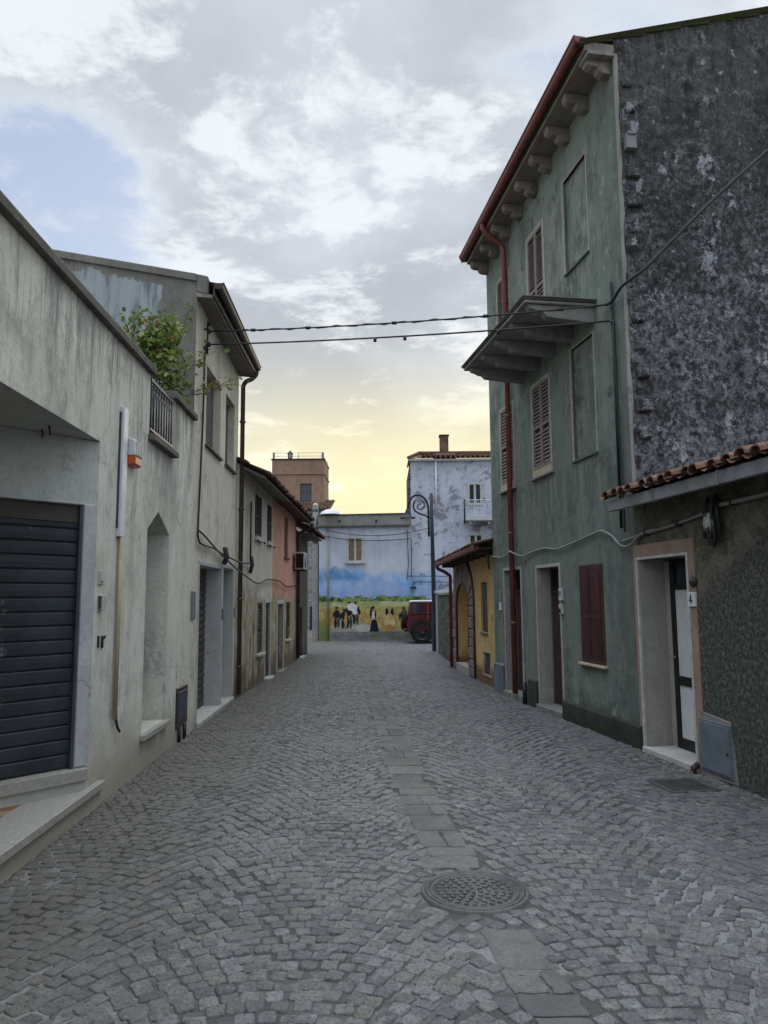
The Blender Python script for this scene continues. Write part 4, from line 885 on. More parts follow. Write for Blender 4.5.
# ================================================================ TWO STOREY BEIGE HOUSE (left, second)
def build_beige():
    f = FL; h = thing('beige_house', 'two storey beige house with deep brown eave and blind windows', 'house', f.w(2.985, 0, 0), f.rz)
    W = 3.34; b0 = -2.985
    holes = [rect(3.69 + b0, 4.72 + b0, 3.66, 4.75), rect(5.15 + b0, 5.95 + b0, 3.66, 4.77), rect(3.47 + b0, 5.01 + b0, .06, 2.04), rect(5.14 + b0, 6.04 + b0, .05, 2.07)]
    m = MB(); m.holed([(0, 0), (W, 0), (W, 5.42), (0, 5.42)], holes, 0, [.14, .14, .24, .26]); m.quad((W, 0, 0), (W, 6, 0), (W, 6, 6.4), (W, 0, 5.42)); m.build('wall', M['beige2'], h, recalc=False)
    m = MB(); m.quad((0, .0, 2.9), (0, 6, 2.9), (0, 6, 5.62 + 6 * .17), (0, .0, 5.62)); m.build('gable_wall', M['gable2'], h, recalc=False)
    m = MB(); m.prism([(.0, 5.61), (6.2, 6.66), (6.2, 6.76), (.0, 5.71)], 'x', -.03, .10); m.build('gable_coping', M['gable2'], h, .008)
    m = MB(); m.hexa([(-.02, -.20, 5.39), (W + .05, -.27, 5.39), (W + .05, 0, 5.41), (-.02, 0, 5.41), (-.02, -.20, 5.43), (W + .05, -.27, 5.43), (W + .05, .02, 5.47), (-.02, .02, 5.47)]); m.build('soffit', M['soffit'], h)
    m = MB(); m.prism([(-.14, 5.435), (-.003, 5.475), (-.003, 5.705), (-.14, 5.675)], 'x', -.03, .10); m.build('eave_end', M['gable2'], h, .008)
    m = MB(); m.hexa([(.0, -.225, 5.42), (W + .04, -.295, 5.42), (W + .04, -.272, 5.42), (.0, -.202, 5.42), (.0, -.225, 5.54), (W + .04, -.295, 5.54), (W + .04, -.272, 5.54), (.0, -.202, 5.54)]); m.build('fascia', M['brown_metal'], h)
    tile_roof(h, M['tiles_dark'], .10, W + .06, .24, 5.55, .17, 6.2, -1, seed=12)
    m = MB(); vs = []; n = 8
    for s in (-.04, W + .08):
        for k in range(n + 1):
            w = math.pi * k / n; vs.append((s, (-.275 if s < 0 else -.305) + .065 * math.cos(w), 5.58 - .08 * math.sin(w)))
    m.add(vs, [(k, k + 1, n + 1 + k + 1, n + 1 + k) for k in range(n)], True)
    for e in (0, 1): m.add([vs[e * (n + 1) + k] for k in range(n + 1)], [tuple(range(n + 1))])
    m.tube([(-.04, -.34, 5.58), (W + .08, -.37, 5.58)], .01, 6); m.build('gutter', M['brown_metal'], h)
    m = MB(); m.tube(smooth_path([(W - .0, -.30, 5.50), (W - .0, -.295, 5.43), (W - .0, -.22, 5.35), (W - .0, -.12, 5.30), (W - .0, -.075, 5.22)], 5) + [Vector((W - .0, -.075, .06))], .038, 10)
    for z in (4.6, 3.1, 1.6, .5): m.lathe([(.045, z - .02), (.052, z - .018), (.052, z + .018), (.045, z + .02)], (W - .0, -.075, 0), 10)
    m.build('downpipe', M['pipe_brown'], h)
    for x0, x1, z0, z1 in ((3.69, 4.72, 3.66, 4.75), (5.15, 5.95, 3.66, 4.77)):
        w = thing_part('window', h); x0 += b0; x1 += b0
        m = MB(); m.box(x0, x1, .11, .135, z0, z1); m.build('blind', M['greybrown'], w)
        m = MB()
        for k in range(1, 18): zz = z0 + (z1 - z0) * k / 18; m.box(x0 + .01, x1 - .01, .104, .112, zz - .004, zz + .004)
        m.build('blind_slat', M['greybrown'], w); m = MB(); m.box(x0 - .04, x1 + .04, -.045, .13, z0 - .035, z0); m.build('sill', M['dark_cement'], w, .005)
    g = thing_part('garage_door', h); x0, x1 = 3.47 + b0, 5.01 + b0
    m = MB(); z = .06; pr = []
    while z < 2.0: pr += [(.235, z), (.222, z + .02), (.218, z + .05), (.222, z + .08), (.240, z + .095)]; z += .1
    vs = []
    for e, zz in pr: vs += [(x0, e, zz), (x1, e, zz)]
    m.add(vs, [(2 * i, 2 * i + 1, 2 * i + 3, 2 * i + 2) for i in range(len(pr) - 1)]); m.build('curtain', M['garage'], g, recalc=False)
    g = thing_part('door', h); a, b = 5.14 + b0, 6.04 + b0; m = MB(); m.box(a, b, .24, .27, .05, 2.07); m.build('leaf', M['grey_door'], g); m = MB(); m.box(a + .1, b - .1, .225, .24, .25, .95); m.box(a + .1, b - .1, .225, .24, 1.1, 1.9); m.build('panel', M['grey_door'], g, .01)
    for x0, x1, z0, z1 in ((3.47, 5.01, .06, 2.04), (5.14, 6.04, .05, 2.07)):
        x0 += b0; x1 += b0; m = MB(); m.quad((x1 - .003, -.0, z0), (x1 - .003, .24, z0), (x1 - .003, .24, z1), (x1 - .003, 0, z1)); m.build('door_reveal', M['frame_band'], h)
        m = MB(); m.box(x0 + .004, x1 - .004, .0, .25, 0, z0 + .004); m.box(x0 - .02, x1 + .02, -.05, -.002, 0, z0 + .004); m.build('threshold', M['marble'], h, .006)
        frame_of(h, 'door_surround', M['frame_band'], x0, x1, z0, z1, .05, -.012, .01, bottom=False)
    g = thing('notice_plate', 'narrow grey metal plate on the pilaster left of the garage door', 'plate', f.w(3.03, 0, 1.36), f.rz)
    m = MB(); m.box(0, .20, -.02, .0, 0, .34); m.build('plate', M['grey_metal'], g, .004)
    for s, nm, lb in ((5.035, 'house_number', 'tiny dark number plate between garage opening and doorway'), (6.09, 'letter_plate', 'tiny grey plate right of the recessed doorway')):
        g = thing(nm, lb, 'plate', f.w(s, .012, 1.30), f.rz); m = MB(); m.box(0, .07, -.012, .003, 0, .16); m.build('plate', M['dark_box' if nm[0] == 'h' else 'grey_metal'], g, .003)
build_beige()

# ================================================================ THE ROW OF OLD HOUSES (left, beyond)
def build_row():
    f = FB
    def house(name, label, s0, s1, zt0, zt1, mat, holes, deps):
        h = thing(name, label, 'house', f.w(s0, 0, 0), f.rz); L = s1 - s0
        m = MB(); m.holed([(0, 0), (L, 0), (L, zt1), (0, zt0)], holes, 0, deps); m.quad((L, 0, 0), (L, 5, 0), (L, 5, zt1 + 1.6), (L, 0, zt1)); m.quad((0, 0, 0), (0, 5, 0), (0, 5, zt0 + 1.6), (0, 0, zt0)); m.build('wall', mat, h, recalc=False)
        return h
    h = house('peeling_beige_house', 'old beige house with peeling plaster and two slim louvred upper windows', 0, 3.24, 3.86, 3.74, M['b3_beige'], [rect(1.26, 1.84, 2.76, 3.53), rect(2.56, 3.0, 2.76, 3.5), rect(1.62, 2.2, .58, 1.52), rect(2.44, 2.98, .03, 1.52)], .1)
    for x0, x1, z0, z1 in ((1.26, 1.84, 2.76, 3.53), (2.56, 3.0, 2.76, 3.5)):
        w = thing_part('shuttered_window', h); xm = (x0 + x1) / 2
        louver_shutter(w, x0 + .01, xm - .005, z0, z1, -.02, -1, M['louver_dark']); louver_shutter(w, xm + .005, x1 - .01, z0, z1, -.02, -1, M['louver_dark'])
        m = MB(); m.box(x0 - .06, x1 + .06, -.06, .05, z0 - .09, z0 - .005); m.build('sill', M['dirty_white'], w, .006)
        m = MB(); m.box(x0 - .03, x1 + .03, -.02, .05, z1 + .005, z1 + .05); m.build('lintel', M['dirty_white'], w, .006); m = MB(); m.box(x0 - .04, x0 + .0, -.09, -.06, z0 - .12, z0 - .08); m.box(x1, x1 + .04, -.09, -.06, z0 - .12, z0 - .08); m.build('shutter_stop', M['iron'], w)
    w = thing_part('shuttered_window', h); louver_shutter(w, 1.64, 2.18, .6, 1.5, .02, -1, M['brown_wood']); m = MB(); m.box(1.56, 2.26, -.06, .08, .53, .578); m.build('sill', M['dirty_white'], w, .006)
    w = thing_part('shuttered_door', h); louver_shutter(w, 2.46, 2.96, .05, 1.5, .03, -1, M['brown_wood']); m = MB(); m.box(2.40, 3.02, -.10, .1, 0, .05); m.build('doorstep', M['dirty_white'], w, .008)
    frame_of(w, 'frame', M['dirty_white'], 2.44, 2.98, .05, 1.52, .07, -.015, .02, bottom=False)
    tile_roof(h, M['tiles_dark'], -.06, 3.24, .42, 3.66, .5, 5, -1, zs=-.03, seed=21, jit=2.2)
    m = MB(); m.hexa([(0, -.40, 3.62), (3.24, -.40, 3.59), (3.24, 0, 3.74), (0, 0, 3.80), (0, -.40, 3.66), (3.24, -.40, 3.63), (3.24, 0, 3.79), (0, 0, 3.85)]); m.build('soffit', M['cement'], h)
    h = house('pink_house', 'salmon pink house with flaking lower wall and grey gate door', 3.24, 6.95, 3.74, 3.60, M['b3_pink'], [rect(1.68, 2.24, 2.57, 3.52), rect(.72, 1.55, .03, 1.48), rect(2.03, 2.68, .64, 1.52)], [.1, .14, .12])
    w = thing_part('window', h); m = MB(); m.box(1.68, 2.24, .05, .08, 2.57, 3.52); m.build('shutter_leaf', M['brown_wood'], w); m = MB(); m.box(1.62, 2.30, -.05, .06, 2.52, 2.565); m.build('sill', M['dark_cement'], w)
    w = thing_part('door', h); m = MB(); m.box(.74, 1.53, .08, .11, .03, 1.46); m.build('leaf', M['grey_door'], w)
    m = MB()
    for z in (.5, .95, 1.38): m.box(.74, 1.53, .065, .08, z, z + .03)
    for s in (.9, 1.13, 1.36): m.box(s, s + .02, .062, .08, .05, 1.45)
    m.build('bar', M['steel'], w); frame_of(w, 'frame', M['dirty_white'], .72, 1.55, .03, 1.48, .09, -.015, .02, bottom=False); m = MB(); m.box(.66, 1.6, -.1, .1, 0, .028); m.build('doorstep', M['cement'], w, .005)
    w = thing_part('window', h); m = MB(); m.box(2.05, 2.66, .06, .09, .66, 1.5); m.build('shutter_leaf', M['green_shutter'], w); m = MB(); m.box(1.98, 2.74, -.05, .08, .60, .638); m.build('sill', M['dirty_white'], w, .005)
    tile_roof(h, M['tiles_dark'], 0, 3.71, .42, 3.63, .5, 5, -1, zs=-.03, seed=22, jit=2.2)
    m = MB(); m.hexa([(0, -.40, 3.58), (3.71, -.40, 3.55), (3.71, 0, 3.62), (0, 0, 3.74), (0, -.40, 3.63), (3.71, -.40, 3.60), (3.71, 0, 3.66), (0, 0, 3.79)]); m.build('soffit', M['brown_wood'], h)
    m = MB(); m.tube(smooth_path([(3.66, -.42, 3.55), (3.66, -.40, 3.45), (3.66, -.12, 3.3), (3.66, -.07, 3.15)], 4) + [Vector((3.66, -.07, .1))], .045, 8); m.build('downpipe', M['brown_metal'], h)
    h = house('rough_stone_house', 'small dark rough-walled house at the end of the left row', 6.95, 9.55, 3.40, 3.30, M['b3_brown'], [rect(.72, 1.35, .05, 1.36)], .12)
    w = thing_part('door', h); m = MB(); m.box(.72, 1.35, .06, .1, .05, 1.36); m.build('leaf', M['brown_door'], w); m = MB(); m.box(.68, 1.4, -.1, .1, 0, .05); m.build('doorstep', M['dirty_white'], w, .006)
    tile_roof(h, M['tiles_dark'], 0, 2.7, .45, 3.36, .5, 5, -1, zs=-.03, seed=23, jit=2)
    m = MB(); m.box(0, 2.62, -.42, .0, 3.28, 3.31); m.build('soffit', M['brown_wood'], h)
    g = thing('air_conditioner', 'white air conditioner unit on brackets on the pink wall', 'air conditioner', f.w(6.35, 0, 2.33), f.rz)
    m = MB(); m.box(0, .62, -.29, -.05, 0, .44); m.build('casing', M['dirty_white'], g, .015); m = MB(); m.lathe([(.19, -.292), (.19, -.298), (.0005, -.30)], (.26, 0, .23), 20, 'y'); m.build('fan_grille', M['grey_metal'], g)
    m = MB(); m.box(-.012, .0, -.27, -.08, .04, .40); m.build('side_vent', M['void'], g); m = MB(); m.box(.06, .1, -.31, .0, -.03, .0); m.box(.5, .54, -.31, .0, -.03, .0); m.split('bracket', M['iron'], g)
build_row()

# ================================================================ FAR HOUSES: stone block, tower, mural house, tall white house
def build_far():
    h = thing('stone_block_house', 'grey ashlar stone house in the alley behind the left row', 'house', (-10, 38, 0), 0)
    m = MB(); m.holed([(0, 0), (6.63, 0), (6.63, 6.0), (0, 6.0)], [rect(5.95, 6.25, 4.6, 5.6)], 0, .2); m.quad((6.63, 0, 0), (6.63, 8, 0), (6.63, 8, 6), (6.63, 0, 6)); m.quad((0, 0, 0), (0, 8, 0), (0, 8, 6), (0, 0, 6)); m.build('wall', M['ashlar'], h, recalc=False)
    m = MB(); m.box(5.95, 6.25, .12, .15, 4.6, 5.6); m.build('window_pane', M['glass'], h)
    m = MB(); m.box(5.5, 6.9, -.3, .5, 5.95, 6.08); m.build('eave_slab', M['cement'], h)
    tile_roof(h, M['tiles'], 3.0, 7.2, .4, 6.1, .25, 4, -1, seed=31)
    m = MB(); m.box(6.2, 6.64, -.02, -.005, 0, 1.2); m.build('dark_door', M['void'], h)
    t = thing('terracotta_tower', 'square terracotta stair tower with a roof railing and small lantern', 'tower', (-6.15, 40.2, 0), 0)
    m = MB(); m.holed([(0, 5), (2.89, 5), (2.89, 9.2), (0, 9.2)], [rect(1.56, 2.18, 6.85, 7.88)], 0, .12); m.quad((2.89, 0, 5), (2.89, 3, 5), (2.89, 3, 9.2), (2.89, 0, 9.2)); m.quad((0, 0, 5), (0, 3, 5), (0, 3, 9.2), (0, 0, 9.2)); m.quad((0, 3, 5), (2.89, 3, 5), (2.89, 3, 9.2), (0, 3, 9.2)); m.quad((0, 0, 9.1), (2.89, 0, 9.1), (2.89, 3, 9.1), (0, 3, 9.1)); m.build('wall', M['tower'], t, recalc=False)
    m = MB(); m.box(-.04, 2.93, -.05, 3.04, 8.38, 8.46); m.build('band', M['tower'], t, .01); m = MB(); m.box(-.05, 2.94, -.06, 3.05, 9.2, 9.27); m.build('coping', M['brown_metal'], t, .01)
    w = thing_part('window', t); m = MB(); m.box(1.56, 2.18, .09, .11, 6.85, 7.88); m.build('pane', M['glass'], w); frame_of(w, 'frame', M['brown_metal'], 1.60, 2.14, 6.89, 7.84, .04, .02, .09); m = MB(); m.box(1.84, 1.90, .03, .085, 6.87, 7.86); m.box(1.58, 2.16, .035, .08, 7.42, 7.46); m.build('glazing_bar', M['grey_door'], w)
    m = MB()
    for x in (.05, 1.45, 2.84):
        for y in (0.05, 2.9): m.tube([(x, y, 9.27), (x, y, 9.62)], .018, 6)
    for z in (9.42, 9.60): m.tube([(.05, .05, z), (2.84, .05, z)], .012, 6); m.tube([(.05, 2.9, z), (2.84, 2.9, z)], .012, 6)
    m.build('railing', M['steel'], t)
    for x in (.08, 2.78):
        m = MB(); m.box(x - .05, x + .06, .0, .12, 9.27, 9.62); m.build('corner_post', M['grey_metal'], t)
    l = thing_part('lantern', t); m = MB(); m.box(.86, 1.10, .02, .26, 9.27, 9.33); m.box(.86, .90, .02, .06, 9.33, 9.56); m.box(1.06, 1.10, .02, .06, 9.33, 9.56); m.box(.86, .90, .22, .26, 9.33, 9.56); m.box(1.06, 1.10, .22, .26, 9.33, 9.56); m.add([(.82, -.02, 9.56), (1.14, -.02, 9.56), (1.14, .3, 9.56), (.82, .3, 9.56), (.98, .14, 9.78)], [(0, 1, 4), (1, 2, 4), (2, 3, 4), (3, 0, 4), (3, 2, 1, 0)]); m.build('housing', M['iron'], l); m = MB(); m.box(.91, 1.05, .07, .21, 9.34, 9.55); m.build('globe', M['globe'], l)
    # ---- painted walls: colours laid down like paint, per vertex
    k = 1.018; Y0 = 28.2; ox = -2.44 * k
    zf = lambda z: 1.6 + (z - 1.6) * k if z > .2 else z
    rng = np.random.RandomState(11)
    def nz(x, z, s, seed=0): return mnoise.fractal(Vector((x * s, seed * 7.3, z * s)), .8, 2.0, 4)
    def mixc(a, b, t): t = max(0, min(1, t)); return tuple(a[i] * (1 - t) + b[i] * t for i in range(3))
    WALL = (.48, .515, .585)
    shapes = []   # (kind, params, colour) in mural metres
    def ell(x, z, rx, rz, c): shapes.append((x, z, rx, rz, c))
    blk, wht, skin = (.018, .018, .022), (.55, .54, .52), (.22, .12, .08)
    def man(x, z, hgt, seated=False, vest=False):
        ell(x, z + hgt * .93, .055, .07, skin); ell(x, z + hgt * .985, .07, .035, blk)
        ell(x, z + hgt * .68, .12, .2 * hgt, wht if vest else blk)
        if vest: ell(x - .09, z + hgt * .66, .05, .17 * hgt, blk); ell(x + .1, z + hgt * .66, .045, .16 * hgt, blk)
        ell(x - .05, z + hgt * .25, .055, .25 * hgt, blk); ell(x + .06, z + hgt * .25, .055, .25 * hgt, (.05, .05, .06))
        ell(x - .14, z + hgt * .6, .04, .14 * hgt, blk); ell(x + .14, z + hgt * .55, .04, .14 * hgt, blk)
    ell(1.25, .52, .75, .22, (.30, .28, .22)); ell(1.05, .62, .35, .2, (.36, .34, .3)); ell(1.65, .50, .3, .14, (.42, .42, .38))
    man(.66, .50, .76); man(.93, .46, .74); man(1.12, .48, .98); man(1.36, .62, .84, vest=True); ell(1.2, 1.28, .16, .14, (.5, .5, .5)); ell(1.32, 1.15, .09, .16, wht)
    ell(2.0, 1.18, .06, .08, skin); ell(2.0, 1.25, .08, .05, blk); ell(2.02, .98, .1, .13, wht); ell(1.93, 1.05, .04, .2, blk); ell(2.1, 1.0, .035, .18, blk)
    for i in range(8): ell(2.05, .33 + i * .06, .20 - i * .014, .06, (.015, .016, .028))
    ell(2.62, .66, .3, .34, (.36, .24, .08)); ell(2.62, .72, .2, .22, (.5, .40, .18)); ell(2.52, 1.08, .06, .15, blk); ell(2.72, 1.06, .06, .16, blk); ell(2.62, .92, .13, .1, (.45, .32, .16)); ell(2.40, .95, .08, .07, (.4, .33, .15)); ell(2.62, .5, .14, .13, (.33, .2, .07))
    man(3.14, .42, .82); ell(1.0, .8, .05, .3, (.35, .22, .09)); ell(.4, .9, .12, .35, (.33, .22, .06))
    def paint(x, z, wx=0):
        c = WALL; n = nz(x, z, 1.3); n2 = nz(x, z, 5, 2)
        c = mixc(c, (.41, .44, .51), .5 + n)
        if z > 3.8: c = mixc(c, (.26, .27, .32), max(0, n2 * .8))
        edge = 4.55 + .12 * n2
        if x < edge:
            sky = mixc((.16, .35, .62), (.36, .47, .66), .5 + n * 1.6 + .3 * n2)
            lim = 2.75 + (.12 if x < 1.7 else -.1) + .25 * n
            c = mixc(c, sky, (lim - z) / .35)
            # painted far mountains
            m1 = 2.25 + .5 * math.exp(-((x - .7) / .9) ** 2) + .12 * n2
            if z < m1 and z > 1.9 and x < 1.85: c = mixc(c, (.10, .24, .45), min(1, (m1 - z) / .12) * min(1, max(0, (z - 2.12) / .25)) * min(1, (1.85 - x) / .25) * (.7 + .6 * n2))
            m2 = 2.05 + .28 * math.exp(-((x - 2.3) / .8) ** 2) + .1 * n2
            if z < m2: c = mixc(c, (.27, .34, .54), min(1, (m2 - z) / .15) * .6)
            c = mixc(c, (.30, .44, .74), max(0, 1 - abs(z - 1.95) / .25) * .35)
            # trees, fields
            tl = 1.62 + .13 * nz(x, 0, 3.5, 5) + .05 * n2
            if z < tl: n7 = nz(x, z, 9, 4); c = mixc((.035, .085, .03), (.20, .28, .10), .45 + n2 * 1.6 + n7)
            fl = 1.46 + .04 * nz(x, 0, 2.2, 6)
            if z < fl: c = mixc((.24, .30, .10), (.46, .46, .25), .5 + n * 1.5 + .5 * nz(x, z * 3, 5, 12))
            f2 = 1.30 + .06 * nz(x, 0, 1.7, 8)
            if z < f2: c = mixc((.46, .36, .10), (.26, .22, .05), .5 + n2 * 1.6 + n + .6 * nz(x + z * 2, z * 3, 6, 13))
            f3 = 1.05 + .1 * nz(x, 0, 2, 9)
            if z < f3: c = mixc(c, (.34, .18, .035), .40 + n2 + .6 * nz(x - z, z * 2, 7, 14))
            if z < 1.5: c = mixc(c, (.44, .43, .27), .22 + .3 * nz(x, z, 11, 21))
            if abs(x - .85) > .0 and z < .55: c = mixc(c, (.28, .26, .2), (.55 - z) / .12 * (1 if x < 2.2 else .6))
            if x < .42: c = mixc(c, (.13, .17, .04), .75 * min(1, max(0, (1.1 - z) / .5)))
            for (sx, sz, rx, rz, cc) in shapes:
                if abs(x - sx) < rx and abs(z - sz) < rz and ((x - sx) / rx) ** 2 + ((z - sz) / rz) ** 2 < 1: c = mixc(cc, tuple(v * 1.5 for v in cc), max(0, n2) * .8)
            if z < .36 and x > .46: c = mixc((.13, .14, .16), (.20, .20, .21), .5 + n2) if x < 1.95 or n2 > .25 else mixc((.13, .15, .10), (.17, .18, .15), .5 + n2)
        else:
            if z < 2.6: c = mixc(c, (.36, .42, .55), .4)
        return c
    def painted(name, parent, x0, x1, z0, z1, res, y, peel=False, wx=0, holes=()):
        nx, nzz = int((x1 - x0) / res), int((z1 - z0) / res); vs = []; cs = []
        for i in range(nx + 1):
            for j in range(nzz + 1):
                x = x0 + (x1 - x0) * i / nx; z = z0 + (z1 - z0) * j / nzz
                vs.append(((x + wx) * k - parent_x, y, zf(z))); c = paint(x + wx, z)
                if peel:
                    n = nz(x, z, 2.2, 3) + .5 * nz(x, z, 7, 4)
                    a = math.exp(-((x + wx - 4.6) / .9) ** 2 - ((z - 5.0) / .7) ** 2) * .45
                    if n + a > .50: c = mixc(c, (.17, .16, .19), .75)
                    elif n < -.62: c = mixc(c, (.46, .50, .60), .7)
                cs.append((*c, 1))
        fs = []
        for i in range(nx):
            for j in range(nzz):
                cxm = x0 + (x1 - x0) * (i + .5) / nx; czm = z0 + (z1 - z0) * (j + .5) / nzz
                if any(a < cxm < b and c < czm < d for a, b, c, d in holes): continue
                fs.append((i * (nzz + 1) + j, (i + 1) * (nzz + 1) + j, (i + 1) * (nzz + 1) + j + 1, i * (nzz + 1) + j + 1))
        me = bpy.data.meshes.new(name); me.from_pydata(vs, [], fs); me.materials.append(M['painted'])
        me.color_attributes.new('paint', 'FLOAT_COLOR', 'POINT').data.foreach_set('color', [v for c in cs for v in c])
        ob = bpy.data.objects.new(name, me); COL.objects.link(ob); ob.parent = parent; return ob
    mh = thing('mural_house', 'low pale blue house whose street wall carries a painted harvest mural', 'house', (ox, Y0, 0), 0); parent_x = 0
    painted('mural_wall', mh, 0, 3.45, 0, 4.28, .017, 0, holes=[(1.06, 1.64, 2.96, 3.86)])
    X = 3.45 * k
    m = MB(); m.quad((0, 0, 0), (0, 6, 0), (0, 6, 4.3), (0, 0, 4.3)); m.quad((0, 6, 0), (X, 6, 0), (X, 6, 4.3), (0, 6, 4.3)); m.build('side_wall', M['cement'], mh)
    m = MB(); m.hexa([(-.03, -.04, 4.37), (X - .03, -.04, 4.40), (X - .03, .3, 4.40), (-.03, .3, 4.37), (-.03, -.04, 4.74), (X - .03, -.04, 4.79), (X - .03, .3, 4.79), (-.03, .3, 4.74)]); m.build('parapet', M['cement'], mh, .01)
    m = MB(); m.hexa([(-.06, -.14, 4.29), (X - .03, -.14, 4.33), (X - .03, .3, 4.33), (-.06, .3, 4.29), (-.06, -.14, 4.36), (X - .03, -.14, 4.395), (X - .03, .3, 4.395), (-.06, .3, 4.36)]); m.build('cornice', M['dark_cement'], mh, .01)
    m = MB(); m.hexa([(-.06, -.08, 4.745), (X - .03, -.08, 4.795), (X - .03, .36, 4.795), (-.06, .36, 4.745), (-.06, -.08, 4.79), (X - .03, -.08, 4.84), (X - .03, .36, 4.84), (-.06, .36, 4.79)]); m.build('coping', M['dark_cement'], mh, .01)
    m = MB(); m.box(.05, X - .05, .3, 5.9, 4.3, 4.4); m.build('flat_roof', M['cement'], mh)
    m = MB()
    for x in (.75, 2.15): m.box(x, x + .07, -.10, -.03, 4.5, 4.58)
    m.build('drain_spout', M['iron'], mh)
    w = thing_part('window', mh); z0, z1 = zf(2.95), zf(3.87); x0, x1 = 1.06 * k, 1.64 * k
    frame_of(w, 'frame', M['dirty_white'], x0 + .05, x1 - .05, z0 + .05, z1 - .05, .06, -.03, .06); m = MB(); m.box((x0 + x1) / 2 - .035, (x0 + x1) / 2 + .035, -.02, .06, z0 + .05, z1 - .05); m.build('mullion', M['dirty_white'], w)
    m = MB(); m.box(x0 + .05, (x0 + x1) / 2 - .035, .02, .04, z0 + .05, z1 - .05); m.build('pane', M['amber_glass'], w); m = MB(); m.box((x0 + x1) / 2 + .035, x1 - .05, .02, .04, z0 + .05, z1 - .05); m.build('pane', M['amber_glass'], w); m = MB(); m.box(x0 - .08, x1 + .08, -.09, .04, z0 - .07, z0 - .012); m.build('sill', M['dirty_white'], w, .006)
    m = MB(); m.tube([(.35, -.05, 4.30), (.35, -.05, .0)], .03, 8); m.build('downpipe', M['grey_cable'], mh)
    # tall white house
    th = thing('tall_white_house', 'tall weathered blue-white house with tiled roof chimney and railed balcony', 'house', (ox + X, Y0, 0), 0); parent_x = X
    painted('wall', th, 0, 6.2, 0, 6.78, .036, .03, peel=True, wx=3.45, holes=[(5.66 - 3.45, 6.10 - 3.45, 5.12, 5.86), (5.66 - 3.45, 6.10 - 3.45, 3.2, 3.93)])
    WX = 6.2 * k; ZT = zf(6.78)
    m = MB(); m.quad((0, .03, 0), (0, 5, 0), (0, 5, ZT), (0, .03, ZT)); m.quad((WX, .03, 0), (WX, 5, 0), (WX, 5, ZT), (WX, .03, ZT)); m.quad((0, 5, 0), (WX, 5, 0), (WX, 5, ZT), (0, 5, ZT)); m.build('side_wall', M['rubble'], th)
    m = MB(); q = random.Random(6); z = 4.8
    while z < ZT - .1: hh = q.uniform(.14, .26); w_ = q.uniform(.03, .10); m.box(-w_, .015, .045, .5, z, z + hh * .85); z += hh
    m.build('edge_stones', M['rubble'], th, .02)
    tile_roof(th, M['tiles'], .42, WX, .12, ZT + .06, .26, 2.3, -1, seed=41)
    m = MB(); m.add([(-.08, -.12, ZT + .06), (.42, -.12, ZT + .06), (.42, 2.2, ZT + .68), (-.08, 2.2, ZT + .06)], [(0, 1, 2), (0, 2, 3)]); m.build('hip_roof', M['tiles'], th)
    m = MB(); m.tube([(.42, 2.15, ZT + .72), (WX, 2.15, ZT + .72)], .07, 8); m.tube([(-.08, -.1, ZT + .1), (.42, 2.15, ZT + .72)], .06, 8); m.build('ridge_tiles', M['tiles'], th)
    m = MB(); m.box(-.06, WX, -.1, .028, ZT - .03, ZT + .05); m.build('eave_moulding', M['dirty_white'], th, .01)
    c = thing_part('chimney', th); m = MB(); m.box(1.24, 1.58, 1.0, 1.34, ZT, ZT + 1.18); m.build('stack', M['tiles'], c, .01); m = MB(); m.box(1.21, 1.61, .97, 1.37, ZT + 1.182, ZT + 1.24); m.build('cap', M['tiles_dark'], c, .01); m = MB(); m.box(1.0, 1.85, .7, 1.6, ZT + .1, ZT + .42); m.build('flashing', M['tiles'], c, .05)
    for z0, z1 in ((5.12, 5.86), (3.2, 3.93)):
        w = thing_part('window', th); a, b = (5.66 - 3.45) * k, (6.10 - 3.45) * k; z0, z1 = zf(z0), zf(z1); xm = (a + b) / 2
        frame_of(w, 'frame', M['dirty_white'], a + .02, b - .02, z0 + .02, z1 - .02, .09, -.01, .08); m = MB(); m.box(xm - .04, xm + .04, .0, .075, z0 + .02, z1 - .02); m.build('mullion', M['dirty_white'], w)
        for u0, u1 in ((a + .02, xm - .04), (xm + .04, b - .02)): m = MB(); m.box(u0, u1, .05, .07, z0 + .02, z1 - .02); m.build('pane', M['glass'], w)
    bl = thing_part('balcony', th); bz = zf(4.42); m = MB(); m.box(2.02, 4.4, -.55, .03, bz, bz + .09); m.build('slab', M['dirty_white'], bl, .01)
    m = MB(); t_ = bz + .78; m.tube([(2.04, .03, t_), (2.04, -.53, t_), (4.38, -.53, t_), (4.38, .03, t_)], .016, 6); m.tube([(2.04, -.53, bz + .16), (4.38, -.53, bz + .16)], .012, 6)
    for i in range(34): x = 2.04 + i * .0709; m.tube([(x, -.53, bz + .09), (x, -.53, t_)], .009, 5, False)
    for i in range(1, 8): y = -.53 + i * .07; m.tube([(2.04, y, bz + .09), (2.04, y, t_)], .009, 5, False)
    m.build('railing', M['white_paint'], bl); m = MB()
    for x in (2.2, 2.9, 3.6): m.box(x, x + .08, -.45, .0, bz - .12, bz - .002)
    m.split('bracket', M['dirty_white'], bl); m = MB(); m.tube([(2.0, -.56, bz - .1), (2.0, -.56, t_ + .03)], .03, 6); m.build('corner_post', M['iron'], bl)
    m = MB(); m.tube([(.98, -.03, ZT), (.98, -.03, 4.6)], .035, 8); m.build('downpipe', M['white_paint'], th)
    # satellite dish, flue
    g = thing('satellite_dish', 'white satellite dish lying on the grey parapet of the mural house', 'satellite dish', (ox + .42, Y0 + .12, 4.80), 0)
